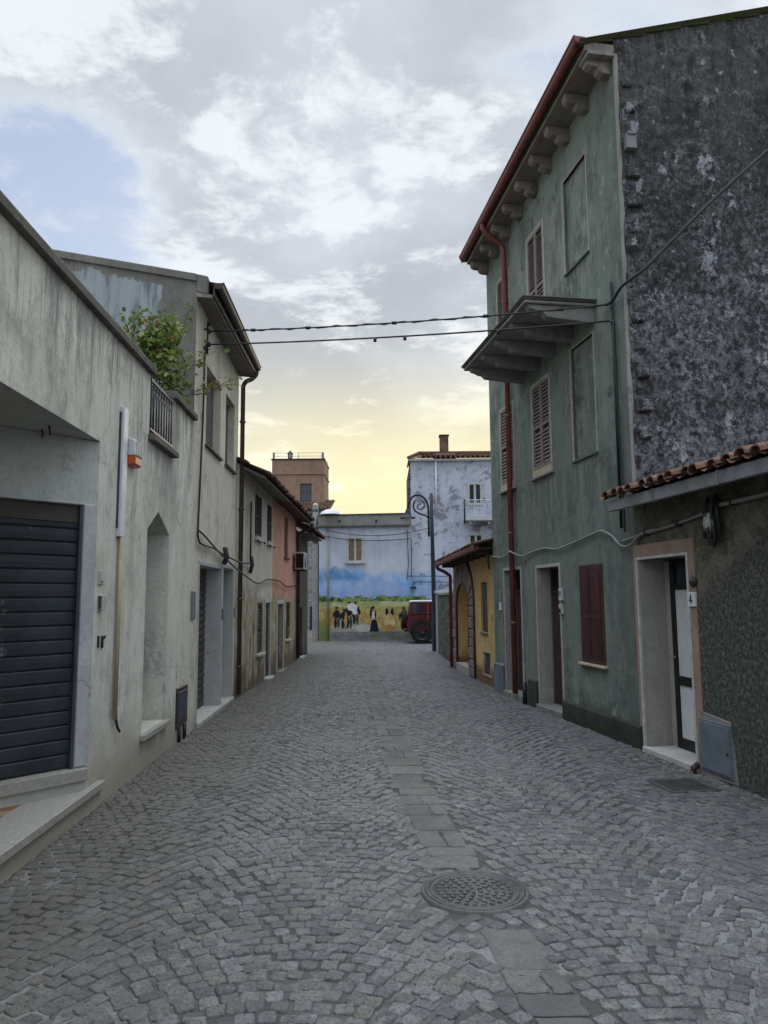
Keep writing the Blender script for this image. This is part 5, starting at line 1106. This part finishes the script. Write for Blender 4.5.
    m = MB(); m.lathe([(.42, .0), (.36, .09), (.24, .17), (.12, .205), (.0005, .215)], (0, 0, 0), 28); m.build('reflector', M['white_dish'], g); m = MB(); m.tube([(0, .1, 0), (0, .1, .16)], .03, 7); m.build('mount', M['iron'], g)
    g = thing('flue_pipe', 'dark flue pipe with a pale globe cap at the mural house corner', 'flue', (ox - .17, Y0 + .3, 0), 0)
    m = MB(); m.tube([(0, 0, 3.7), (0, 0, 4.95)], .11, 10); m.tube([(0, 0, 4.95), (0, 0, 5.02), (0, 0, 5.13)], [.12, .13, .12], 10); m.build('pipe', M['grey_metal'], g); m = MB(); m.lathe([(.0005, -.06), (.09, -.05), (.11, .0), (.095, .05), (.05, .08), (.0005, .09)], (0, 0, 5.19), 16); m.build('cap', M['dirty_white'], g)
    m = MB(); m.box(-.11, .11, -.08, .3, 0, 3.7); m.build('base_pillar', M['concrete_post'], g)
    # loose wires over the mural wall
    g = thing('wall_wires', 'thin black wires sagging across the pale wall above the mural', 'cable', (ox, Y0, 0), 0)
    m = MB()
    for a, b, s in (((-.4, -.1, 4.12), (1.0, -.1, 3.82), .02), ((1.0, -.1, 3.82), (3.45 * k, -.08, 3.84), .05), ((.2, -.1, 4.2), (4.35, -.5, 4.25), .28), ((3.51, -.06, 3.84), (3.51, -.06, 2.38), 0), ((3.36, -.06, 4.2), (3.40, -.06, 2.9), 0), ((3.40, -.06, 2.9), (3.34, -.06, 2.3), 0), ((3.34, -.06, 2.42), (4.9, -.06, 2.40), 0), ((3.6, -.06, 2.2), (4.9, -.06, 2.18), 0), ((3.6, -.06, 2.2), (3.55, -.06, 1.95), 0)): m.tube(catenary(a, b, s, 10), .014, 5)
    m.build('wire', M['cable'], g); m = MB(); m.box(3.46, 3.68, -.09, -.035, 1.93, 2.02); m.build('clamp', M['cable'], g)
build_far()

# ================================================================ LOW STONE WALL, LAMP POST, CAR, SHRUB, CABLES
def build_rest():
    a = Vector((1.63, 17.45, 0)); b = Vector((1.54, 22.2, 0)); d = (b - a); L = d.length; rz = math.atan2(d.y, d.x)
    g = thing('rubble_garden_wall', 'shoulder high rubble stone garden wall with a pale end pier', 'wall', a, rz)
    m = MB(); n, nn = 60, 24; vs = []
    for i in range(n + 1):
        for j in range(nn + 1):
            x = (L - .5) * i / n; z = (1.66 + .03 * mnoise.noise(Vector((x * 2, 0, 0)))) * j / nn; vs.append((x, .02 * mnoise.noise(Vector((x * 7, 0, z * 9))), z))
    m.add(vs, [(i * (nn + 1) + j, (i + 1) * (nn + 1) + j, (i + 1) * (nn + 1) + j + 1, i * (nn + 1) + j + 1) for i in range(n) for j in range(nn)]); m.box(0, L - .5, -.4, -.02, 0, 1.62); m.build('masonry', M['rubble'], g)
    m = MB(); m.box(0, L - .5, -.43, .03, 1.66, 1.73); m.build('coping', M['cement'], g, .01)
    m = MB(); m.box(L - .48, L, -.45, .02, 0, 1.72); m.build('pier', M['concrete_post'], g, .01); m = MB(); m.box(L - .52, L + .04, -.49, .06, 1.722, 1.80); m.build('pier_cap', M['dirty_white'], g, .01)
    g = thing('water_tank', 'pale square tank standing behind the rubble garden wall', 'tank', (2.05, 18.3, 0), 0)
    m = MB(); m.box(-.25, .5, 0, .8, 0, 1.95); m.build('body', M['concrete_post'], g, .03); m = MB(); m.box(-.28, .53, -.03, .83, 1.952, 2.0); m.build('lid', M['dark_cement'], g, .01)
    # lamp post
    g = thing('street_lamp', 'black wrought iron street lamp with a scrolled arm and bell shade', 'street lamp', (1.51, 22.5, 0), 0); g.rotation_euler = (0, R(-.7), 0)
    m = MB(); m.lathe([(.095, 0), (.095, .9), (.08, .95), (.072, 1.0), (.066, 2.4), (.058, 3.3), (.05, 4.78), (.0005, 4.8)], n=12); m.build('pole', M['iron'], g)
    m = MB(); m.tube([(-.10, 0, 3.45), (-.10, 0, 4.30)] + [(-.10 - .32 + .32 * math.cos(t), 0, 4.30 + .44 * math.sin(t)) for t in [i * math.pi / 16 for i in range(1, 11)]] + [(-.60, 0, 4.66), (-.69, 0, 4.52), (-.725, 0, 4.38), (-.73, 0, 4.25)], .034, 7)
    sp = [(-.07, 0, 4.0), (-.2, 0, 4.10), (-.38, 0, 4.17), (-.52, 0, 4.27), (-.555, 0, 4.42), (-.50, 0, 4.56)]; m.tube(smooth_path(sp, 5), .026, 6)
    m.tube([(-.36 + (.17 - .012 * i) * math.cos(1.2 - i * .55), 0, 4.40 + (.17 - .012 * i) * math.sin(1.2 - i * .55)) for i in range(12)], .018, 6)
    m.build('arm', M['iron'], g); m = MB(); m.box(-.13, .05, -.03, .03, 4.02, 4.06); m.box(-.13, .05, -.03, .03, 3.55, 3.59); m.build('clamp', M['iron'], g)
    m = MB(); m.lathe([(.03, .28), (.05, .24), (.07, .18), (.10, .10), (.13, .03), (.25, -.01), (.25, -.03), (.12, .0), (.06, .15)], (-.74, 0, 4.05), 20); m.build('shade', M['iron'], g)
    m = MB(); m.lathe([(.13, .0), (.12, -.05), (.08, -.085), (.0005, -.095)], (-.74, 0, 4.04), 16); m.build('lamp_glass', M['globe'], g)
    # car: short boxy off-roader seen from its left side, facing right
    c = thing('parked_offroader', 'dark red boxy off-road car parked along the mural behind the lamp', 'car', (.78, 26.05, 0), 0)
    L_ = 3.35
    low = [(.0, .46), (.02, .95), (.06, 1.0), (2.05, 1.0), (2.15, 1.0), (3.2, .92), (3.32, .86), (3.35, .5), (3.3, .42), (.05, .42)]
    m = MB(); m.prism([(x, z) for x, z in low], 'y', .06, 1.48); m.build('body', M['car_red'], c, .03, seg=2)
    up = [(.05, 1.0), (.10, 1.40), (.16, 1.44), (1.72, 1.44), (1.80, 1.41), (2.12, 1.0)]
    m = MB(); m.prism(up, 'y', .12, 1.42); m.build('cabin', M['car_red'], c, .02)
    m = MB(); m.prism([(.09, 1.442), (1.80, 1.442), (1.74, 1.50), (1.6, 1.515), (.25, 1.515), (.13, 1.50)], 'y', .10, 1.44); m.build('hard_top', M['white_paint'], c, .02)
    for a_, b_ in ((.20, .60), (.98, 1.66)):
        m = MB(); m.prism([(a_, 1.06), (b_ + (.12 if a_ > .5 else 0), 1.06), (b_, 1.37), (a_, 1.37)], 'y', .108, .13); m.build('side_window', M['glass'], c)
        m = MB(); m.prism([(a_, 1.06), (b_, 1.06), (b_, 1.37), (a_, 1.37)], 'y', 1.41, 1.434); m.build('side_window', M['glass'], c)
    m = MB(); m.hexa([(.045, .3, 1.06), (.045, 1.24, 1.06), (.06, 1.24, 1.06), (.06, .3, 1.06), (.088, .3, 1.37), (.088, 1.24, 1.37), (.12, 1.24, 1.37), (.12, .3, 1.37)]); m.build('rear_window', M['glass'], c)
    m = MB(); m.hexa([(1.83, .25, 1.40), (1.83, 1.29, 1.40), (2.12, 1.29, 1.05), (2.12, .25, 1.05), (1.845, .25, 1.41), (1.845, 1.29, 1.41), (2.135, 1.29, 1.06), (2.135, .25, 1.06)]); m.build('windscreen', M['glass'], c)
    m = MB(); m.box(.72, .735, .052, .06, .5, 1.42); m.box(1.74, 1.755, .052, .06, .5, 1.0); m.build('door_seam', M['steel'], c); m = MB(); m.box(.80, .92, .03, .058, .88, .91); m.build('door_handle', M['black_frame'], c, .004)
    for x in (.52, 2.68):
        for y, s in ((.04, 1), (1.30, -1)):
            w = thing_part('wheel', c); m = MB(); m.lathe([(.22, 0), (.34, .01), (.36, .04), (.36, .18), (.34, .21), (.22, .22)], (x, y, .36), 24, 'y'); m.build('tyre', M['tyre'], w)
            m = MB(); yy = .03 if s > 0 else .19; m.lathe([(.0005, yy), (.06, yy), (.08, yy + .03 * s), (.2, yy + .02 * s), (.225, yy)], (x, y, .36), 20, 'y'); m.build('rim', M['black_frame'], w)
        m = MB(); n = 12; P = [(x + r * math.cos(t), .38 + r * math.sin(t)) for r, ts in ((.40, range(n + 1)), (.46, range(n, -1, -1))) for t in [math.pi * i / n for i in ts]]; m.prism(P, 'y', .0, .10); m.prism(P, 'y', 1.44, 1.54); m.split('wheel_arch', M['black_frame'], c)
    sw = thing_part('spare_wheel', c); m = MB(); m.lathe([(.2, -.17), (.33, -.165), (.35, -.13), (.35, -.03), (.33, .0), (.0005, .0)], (.0, .72, .84), 24, 'x'); m.build('tyre', M['tyre'], sw); m = MB(); m.lathe([(.0005, -.15), (.2, -.14)], (.0, .72, .84), 20, 'x'); m.build('cover', M['car_red'], sw)
    m = MB(); m.box(-.10, .02, .1, 1.44, .42, .54); m.box(3.34, 3.46, .1, 1.44, .42, .54); m.build('bumper', M['black_frame'], c, .02); m = MB(); m.box(-.02, .0, .1, .22, .62, .82); m.box(-.02, .0, 1.32, 1.44, .62, .82); m.build('tail_light', M['tail'], c, .01)
    for y in (.3, 1.24): m = MB(); m.lathe([(.09, 3.33), (.09, 3.365), (.0005, 3.375)], (0, y, .72), 16, 'x'); m.build('headlight', M['globe'], c)
    m = MB(); m.box(1.86, 1.94, -.10, .06, 1.05, 1.2); m.build('wing_mirror', M['black_frame'], c, .02); m = MB(); m.box(.3, 3.1, .25, 1.3, .24, .43); m.build('chassis', M['void'], c)
    # shrub on the terrace
    f = FL; g = thing('terrace_shrub', 'leafy green shrub growing over the parapet beside the iron railing', 'shrub', f.w(1.9, -.55, 3.0), f.rz)
    q = np.random.RandomState(8); V = []; F = []; A = []; stems = MB()
    def leaf(p, s, out):
        n = Vector(q.normal(0, 1, 3)) + Vector((0, -.3, .6)); n.normalize(); t = Vector(q.normal(0, 1, 3)) + out * 1.2 - Vector((0, 0, .3)); t = (t - n * t.dot(n)).normalized(); u = n.cross(t); b = len(V); w = s * .42
        for (x, y, z) in ((0, 0, 0), (.35, 1, .06), (.75, .75, .02), (1.05, 0, -.12), (.75, -.75, .02), (.35, -1, .06)): V.append(tuple(p + t * (x * s) + u * (y * w) + n * (z * s)))
        F.extend([(b, b + 1, b + 2, b + 3), (b, b + 3, b + 4, b + 5)]); a = float(np.clip(q.beta(1.3, 1.3) * .9 + (.25 if out.z > .2 else 0), 0, 1)); A.extend([a] * 6)
    def branch(p0, p1, r, nl, spread, s=.055, sag=.0):
        pts = [p0.lerp(p1, i / 6) + Vector(q.normal(0, .02, 3)) + Vector((0, 0, sag * 4 * (i / 6) * (1 - i / 6))) for i in range(7)]; stems.tube(pts, [r * (1 - .13 * i) for i in range(7)], 5)
        for i in range(nl):
            t = q.uniform(.25, 1.05); k_ = min(5, int(t * 6)); p = pts[k_].lerp(pts[k_ + 1], t * 6 - k_) + Vector(q.normal(0, spread, 3)); leaf(p, s * q.uniform(.4, 1.35), (p - pts[3]).normalized())
    base = Vector((0, 0, 0)); tr = Vector((.02, 0, .55)); stems.tube([base, Vector((.03, .0, .3)), tr], [.04, .035, .03], 7)
    cc = Vector((.30, -.38, 1.34))
    for i in range(32):      # crown, local x along street, -y to the street
        v = Vector(q.normal(0, 1, 3)).normalized() * q.uniform(.55, 1.0) ; e = cc + Vector((v.x * .42, v.y * .32, v.z * .60)); mid = tr.lerp(e, .5) + Vector((0, 0, .06))
        stems.tube([tr, mid], [.016, .009], 5); branch(mid, e, .009, 62, .075, .058)
    for e, nl in (((1.9, -.95, 1.58), 34), ((1.6, -1.0, 1.42), 22), ((1.2, -.75, 1.72), 50), ((.8, -.5, 2.0), 70), ((.2, -.1, 1.85), 80), ((.6, -.5, .95), 60), ((.1, -.3, 1.75), 80), ((-.35, -.1, 1.35), 90), ((-.15, -.05, 1.62), 80)): e = Vector(e); branch(tr.lerp(e, .3), e, .012, nl, .05, .06, sag=.05)
    me = bpy.data.meshes.new('foliage'); me.from_pydata(V, [], F); me.materials.append(M['leaf']); me.attributes.new('rnd', 'FLOAT', 'POINT').data.foreach_set('value', A); ob = bpy.data.objects.new('foliage', me); COL.objects.link(ob); ob.parent = g
    stems.build('stems', M['bark'], g)
    m = MB(); m.lathe([(.16, -.0), (.22, .30), (.24, .30), (.24, .34), (.21, .34), (.20, .28), (.0005, .28)], n=18); m.build('pot', M['soil_red'], g)
    g = thing('potted_plant', 'small potted plant standing behind the terrace railing', 'plant', f.w(1.3, -.2, 3.0), f.rz); V = []; F = []; A = []; stems = MB()
    for i in range(9): e = Vector((q.uniform(-.15, .2), q.uniform(-.1, .12), q.uniform(.35, .62))); branch(Vector((0, 0, .2)), e, .006, 16, .04, .045)
    me = bpy.data.meshes.new('leaves'); me.from_pydata(V, [], F); me.materials.append(M['leaf']); me.attributes.new('rnd', 'FLOAT', 'POINT').data.foreach_set('value', A); ob = bpy.data.objects.new('leaves', me); COL.objects.link(ob); ob.parent = g
    stems.build('stems', M['bark'], g); m = MB(); m.lathe([(.08, 0), (.11, .19), (.12, .19), (.12, .22), (.0005, .2)], n=14); m.build('pot', M['soil_red'], g)
    # cables
    W = lambda F_, s, d_, z: F_.w(s, d_, z)
    g = thing('wall_bracket', 'iron cable bracket with insulators at the beige house corner', 'bracket', f.w(3.45, .05, 0), f.rz)
    m = MB(); m.tube([(0, 0, 4.82), (0, 0, 5.26)], .014, 7); m.box(-.01, .01, 0, .06, 4.9, 4.92); m.box(-.01, .01, 0, .06, 5.15, 5.17)
    for z in (4.95, 5.13, 5.24): m.lathe([(.015, -.03), (.03, -.02), (.02, 0), (.03, .02), (.015, .03)], (0, -.02, z), 10)
    m.build('rod', M['iron'], g)
    g = tag(MB().tube(catenary(W(FL, 3.45, .07, 5.13), W(FG, .33, .06, 4.96), .05, 24), .010, 6).build('overhead_cable', M['cable']), 'upper of two black cables across the street, beaded with small ties', 'cable', 'cables strung across the street')
    p1 = W(FL, 3.45, .07, 5.13); p2 = W(FG, .33, .06, 4.96); q2 = random.Random(1)
    m = MB()
    cp = catenary(p1, p2, .05, 40); m.tube([c + Vector((0, 0, .018 * math.sin(i * 1.9))) for i, c in enumerate(cp)], .006, 5)
    for i in (5, 11, 20, 29, 36): m.tube([cp[i] + Vector((-.03, 0, 0)), cp[i] + Vector((.03, 0, 0))], .022, 6)
    m.build('spacer_ties', M['cable'], g)
    m = MB(); m.tube(catenary(W(FL, 3.45, .07, 4.95), W(FG, .25, .06, 4.735), .04, 24), .011, 6); cp = catenary(W(FL, 3.45, .07, 4.95), W(FG, .25, .06, 4.735), .04, 40)
    for i in (18, 21, 30): m.tube([cp[i], cp[i] - Vector((0, 0, .05))], .02, 6)
    tag(m.build('overhead_cable', M['cable']), 'lower plain black cable strung across the street with two hanging clips', 'cable', 'cables strung across the street')
    m = MB(); m.tube(smooth_path([W(FG, .33, .06, 4.96), W(FG, .2, .07, 4.93), W(FG, .08, .08, 4.93), W(FG, -.08, .05, 5.02), W(FG, -.22, -.15, 5.17), W(FG, -.28, -.45, 5.48), W(FG, -.32, -.9, 5.93), W(FG, -.36, -1.5, 6.48), W(FG, -.4, -2.1, 6.98), W(FG, -.05, -3.2, 7.8)], 6), .019, 7)
    tag(m.build('gable_cable', M['cable']), 'thick cable looping round the green house corner and rising across the dark gable', 'cable')
    m = MB(); m.tube(smooth_path([W(FG, .25, .06, 4.735), W(FG, .19, .05, 4.70), W(FG, .17, .05, 4.6), W(FG, .17, .04, 3.5), W(FG, .15, .04, 2.7), W(FG, .12, .05, 2.3)], 6), .013, 6); m.tube([W(FG, .24, .03, 5.2), W(FG, .24, .03, 2.35)], .017, 6)
    tag(m.build('riser_cable', M['cable']), 'pair of cables running straight down the green wall by its corner', 'cable')
    m = MB(); m.tube(smooth_path([W(FG, 4.97, .03, 2.30), W(FG, 4.4, .035, 2.26), W(FG, 3.95, .05, 2.32), W(FG, 3.72, .13, 2.31), W(FG, 3.40, .05, 2.22), W(FG, 3.0, .03, 2.26), W(FG, 2.5, .03, 2.28), W(FG, 2.05, .04, 2.24), W(FG, 1.5, .03, 2.29), W(FG, .95, .03, 2.35), W(FG, .7, .04, 2.36), W(FG, .45, .04, 2.28), W(FG, .22, .06, 2.16), W(FG, .02, .06, 2.14), W(FG, -.2, .05, 2.24), W(FG, -.5, .04, 2.27)], 6), .014, 6)
    tag(m.build('facade_wire', M['grey_cable']), 'pale wire sagging along the green wall above the doors', 'cable')
    m = MB(); m.tube(smooth_path([W(FL, 3.43, .05, 4.95), W(FL, 3.40, .03, 4.8), W(FL, 3.36, .03, 3.9), W(FL, 3.22, .03, 2.6), W(FL, 3.25, .03, 2.36), W(FL, 3.45, .04, 2.30), W(FL, 4.2, .04, 2.30), W(FL, 5.0, .05, 2.25), W(FL, 6.2, .10, 2.2), W(FB, .6, .06, 2.22)], 6), .014, 6)
    m.tube(smooth_path([W(FL, 3.22, .03, 2.46), W(FL, 3.5, .05, 2.42), W(FL, 4.6, .05, 2.26), W(FL, 5.4, .12, 2.10), W(FL, 6.35, .16, 1.98), W(FB, 1.3, .06, 1.88), W(FB, 2.4, .05, 1.98), W(FB, 3.9, .05, 1.98), W(FB, 5.0, .05, 1.88), W(FB, 6.9, .05, 1.95)], 6), .014, 6)
    for s in (4.9, 5.0): m.tube([W(FL, s, .06, 2.36), W(FL, s + .05, .08, 2.22), W(FL, s, .05, 2.12)], .03, 6)
    m.tube([W(FB, .62, .05, 3.3), W(FB, .62, .05, 2.25)], .016, 6); m.tube([W(FB, .62, .06, 2.34), W(FB, .64, .08, 2.2), W(FB, .6, .05, 2.05)], .035, 6)
    tag(m.build('facade_wire', M['cable']), 'black wires dropping down the beige house and sagging along the old houses', 'cable')
    # grit, crumbs of plaster and dry leaves gathered along the foot of the walls
    m = MB(); q3 = random.Random(12)
    for i in range(420):
        if q3.random() < .55: s_ = q3.uniform(-1.6, 6.2); p = W(FL, s_, .02 + abs(q3.gauss(0, .10)), .012)
        else: s_ = q3.uniform(-2.5, 5.0); p = W(FG, s_, .03 + abs(q3.gauss(0, .10)), .012)
        a = q3.uniform(.004, .013) * (1.6 if q3.random() < .12 else 1); t = q3.uniform(0, 6.3); c_, s2 = math.cos(t), math.sin(t)
        P = [(1.3, .1), (.3, .8), (-1, .5), (-.9, -.6), (.5, -.8)]
        m.add([(p.x + a * (x * c_ - y * s2), p.y + a * (x * s2 + y * c_), p.z) for x, y in P] + [(p.x, p.y, p.z + a * q3.uniform(.5, 1.1))], [(k, (k + 1) % 5, 5) for k in range(5)])
    g = m.build('wall_foot_debris', M['grit']); g['kind'] = 'stuff'; tag(g, 'fine grit and crumbs of plaster lying along the foot of the walls', 'debris')
build_rest()

# ================================================================ SKY, LIGHT, CAMERA
SUN_EL, SUN_AZ = R(12), R(3)
def build_sky():
    t = NT('World', True); scene.world = t.m
    d = t.n('ShaderNodeTexCoord').outputs['Generated']; s = t.sep(d); z = s[2]
    sky = t.n('ShaderNodeTexSky', sky_type='NISHITA', sun_disc=False, sun_elevation=SUN_EL, sun_rotation=SUN_AZ, altitude=300, air_density=1.0, dust_density=1.6, ozone_density=1.5)
    base = t.mix(1., sky.outputs[0], (1.25, 1.25, 1.25), 'MULTIPLY')
    # cloud deck: direction projected on a flat layer overhead
    den = t.math('ADD', t.math('MAXIMUM', z, 0.0), .13)
    p = t.comb(t.math('DIVIDE', s[0], den), t.math('DIVIDE', s[1], den), 0.)
    sundir = (math.sin(SUN_AZ) * math.cos(SUN_EL), math.cos(SUN_AZ) * math.cos(SUN_EL), math.sin(SUN_EL))
    cs = t.vmath('DOT_PRODUCT', d, sundir)
    wv = t.vmath('MULTIPLY', t.noise(p, 1.6, 4, .6, 0, True), (.22, .22, .22)); pw = t.vmath('ADD', p, wv)
    n1 = t.noise(t.mapv(pw, (1, 1, 1), (3.2, 1.1, 0)), 1.5, 10, .60); n2 = t.noise(t.mapv(pw, (1, 1.15, 1), (7.7, 4.3, 0)), 3.4, 11, .66); n3 = t.noise(t.mapv(pw, (1, .8, 1), (1.2, 9.3, 0)), 1.1, 6, .55)
    def near(px, py, rad, soft):   # soft patch of the sky round a direction (tangents left-right and up)
        v = Vector((px, 1, py)).normalized(); return t.ss(t.vmath('DOT_PRODUCT', d, tuple(v)), math.cos(R(rad + soft)), math.cos(R(rad)))
    gap = near(-.46, .45, 1, 12); puff = near(-.40, .68, 2, 11); breaks = near(.03, .50, 4, 12); mass = near(.16, .62, 12, 16); lowm = near(0, .25, 14, 10)
    cover = t.math('ADD', t.math('MULTIPLY', n1, .75), t.math('MULTIPLY', n2, .25))
    cover = t.math('ADD', t.math('SUBTRACT', cover, t.math('MULTIPLY', gap, .20)), t.math('ADD', t.math('ADD', .095, t.math('MULTIPLY', lowm, .05)), t.math('ADD', t.math('MULTIPLY', mass, .10), t.math('MULTIPLY', puff, .09))))
    thick = t.ss(cover, .455, .60)
    lit = t.math('ADD', t.math('ADD', t.math('MULTIPLY', n2, .7), t.math('MULTIPLY', n3, .3)), t.math('ADD', t.math('MULTIPLY', puff, .06), t.math('MULTIPLY', breaks, .035)))
    bright = t.ss(lit, .515, .61)
    edge = t.math('MULTIPLY', t.ss(cover, .455, .52), t.ss(cover, .62, .52))
    warm2 = t.math('MULTIPLY', t.ss(cs, math.cos(R(46)), math.cos(R(6))), t.ss(z, .40, .12))
    dusk = t.ss(n3, .40, .64, .80, 1.06)
    grey = t.mix(warm2, (4.8, 5.2, 5.75), (6.6, 6.5, 5.7)); grey = t.mix(1., grey, t.comb(dusk, dusk, dusk), 'MULTIPLY'); white = t.mix(warm2, (7.4, 7.8, 8.0), (8.0, 7.8, 6.5))
    col = t.mix(t.math('MULTIPLY', bright, .72), grey, white); col = t.mix(t.math('MULTIPLY', edge, .45), col, white)
    glow = t.math('MULTIPLY', t.ss(cs, math.cos(R(23)), math.cos(R(1))), t.ss(z, .345, .13)); col = t.mix(t.math('MULTIPLY', glow, .85), col, (8.6, 7.7, 4.6))
    fin = t.mix(thick, t.mix(.7, base, (4.0, 4.75, 6.4)), col)
    # extra brightness added to the unseen sky overhead and behind, to light the street
    k = t.math('ADD', 1., t.math('MULTIPLY', t.ss(z, .66, .92), OVER)); k = t.math('ADD', k, t.math('MULTIPLY', t.ss(s[1], .05, -.6), BACK))
    fin = t.mix(1., fin, t.comb(k, k, k), 'MULTIPLY')
    b = t.n('ShaderNodeBackground'); t.L(fin, b.inputs[0]); b.inputs[1].default_value = .1; o = t.n('ShaderNodeOutputWorld'); t.L(b.outputs[0], o.inputs[0])
OVER, BACK = 4.4, .35
build_sky()
ld = bpy.data.lights.new('sun', 'SUN'); ld.energy = .6; ld.angle = R(15); ld.color = (1, .88, .68)
lo = bpy.data.objects.new('sun', ld); COL.objects.link(lo); lo.rotation_euler = (R(90) - SUN_EL, 0, math.pi - SUN_AZ); lo.location = (0, 60, 20)

cd = bpy.data.cameras.new('camera'); cam = bpy.data.objects.new('camera', cd); COL.objects.link(cam)
cam.location = (0, 0, 1.6); P = math.atan(86 / 740)
cam.rotation_euler = (Matrix.Rotation(math.pi / 2 + P, 3, 'X') @ Matrix.Rotation(R(-.4), 3, 'Z')).to_euler()
cd.sensor_fit = 'VERTICAL'; cd.sensor_height = 24; cd.lens = 740 / 1024 * 24; cd.clip_end = 3000; cd.clip_start = .05
scene.camera = cam
scene.view_settings.view_transform = 'Standard'; scene.view_settings.look = 'None'; scene.view_settings.gamma = 1; scene.view_settings.use_curve_mapping = False
scene.view_settings.exposure = 0.40
scene.render.engine = 'CYCLES'
scene.cycles.use_denoising = True; scene.cycles.max_bounces = 8; scene.cycles.diffuse_bounces = 4; scene.cycles.use_adaptive_sampling = True; scene.cycles.adaptive_threshold = .01
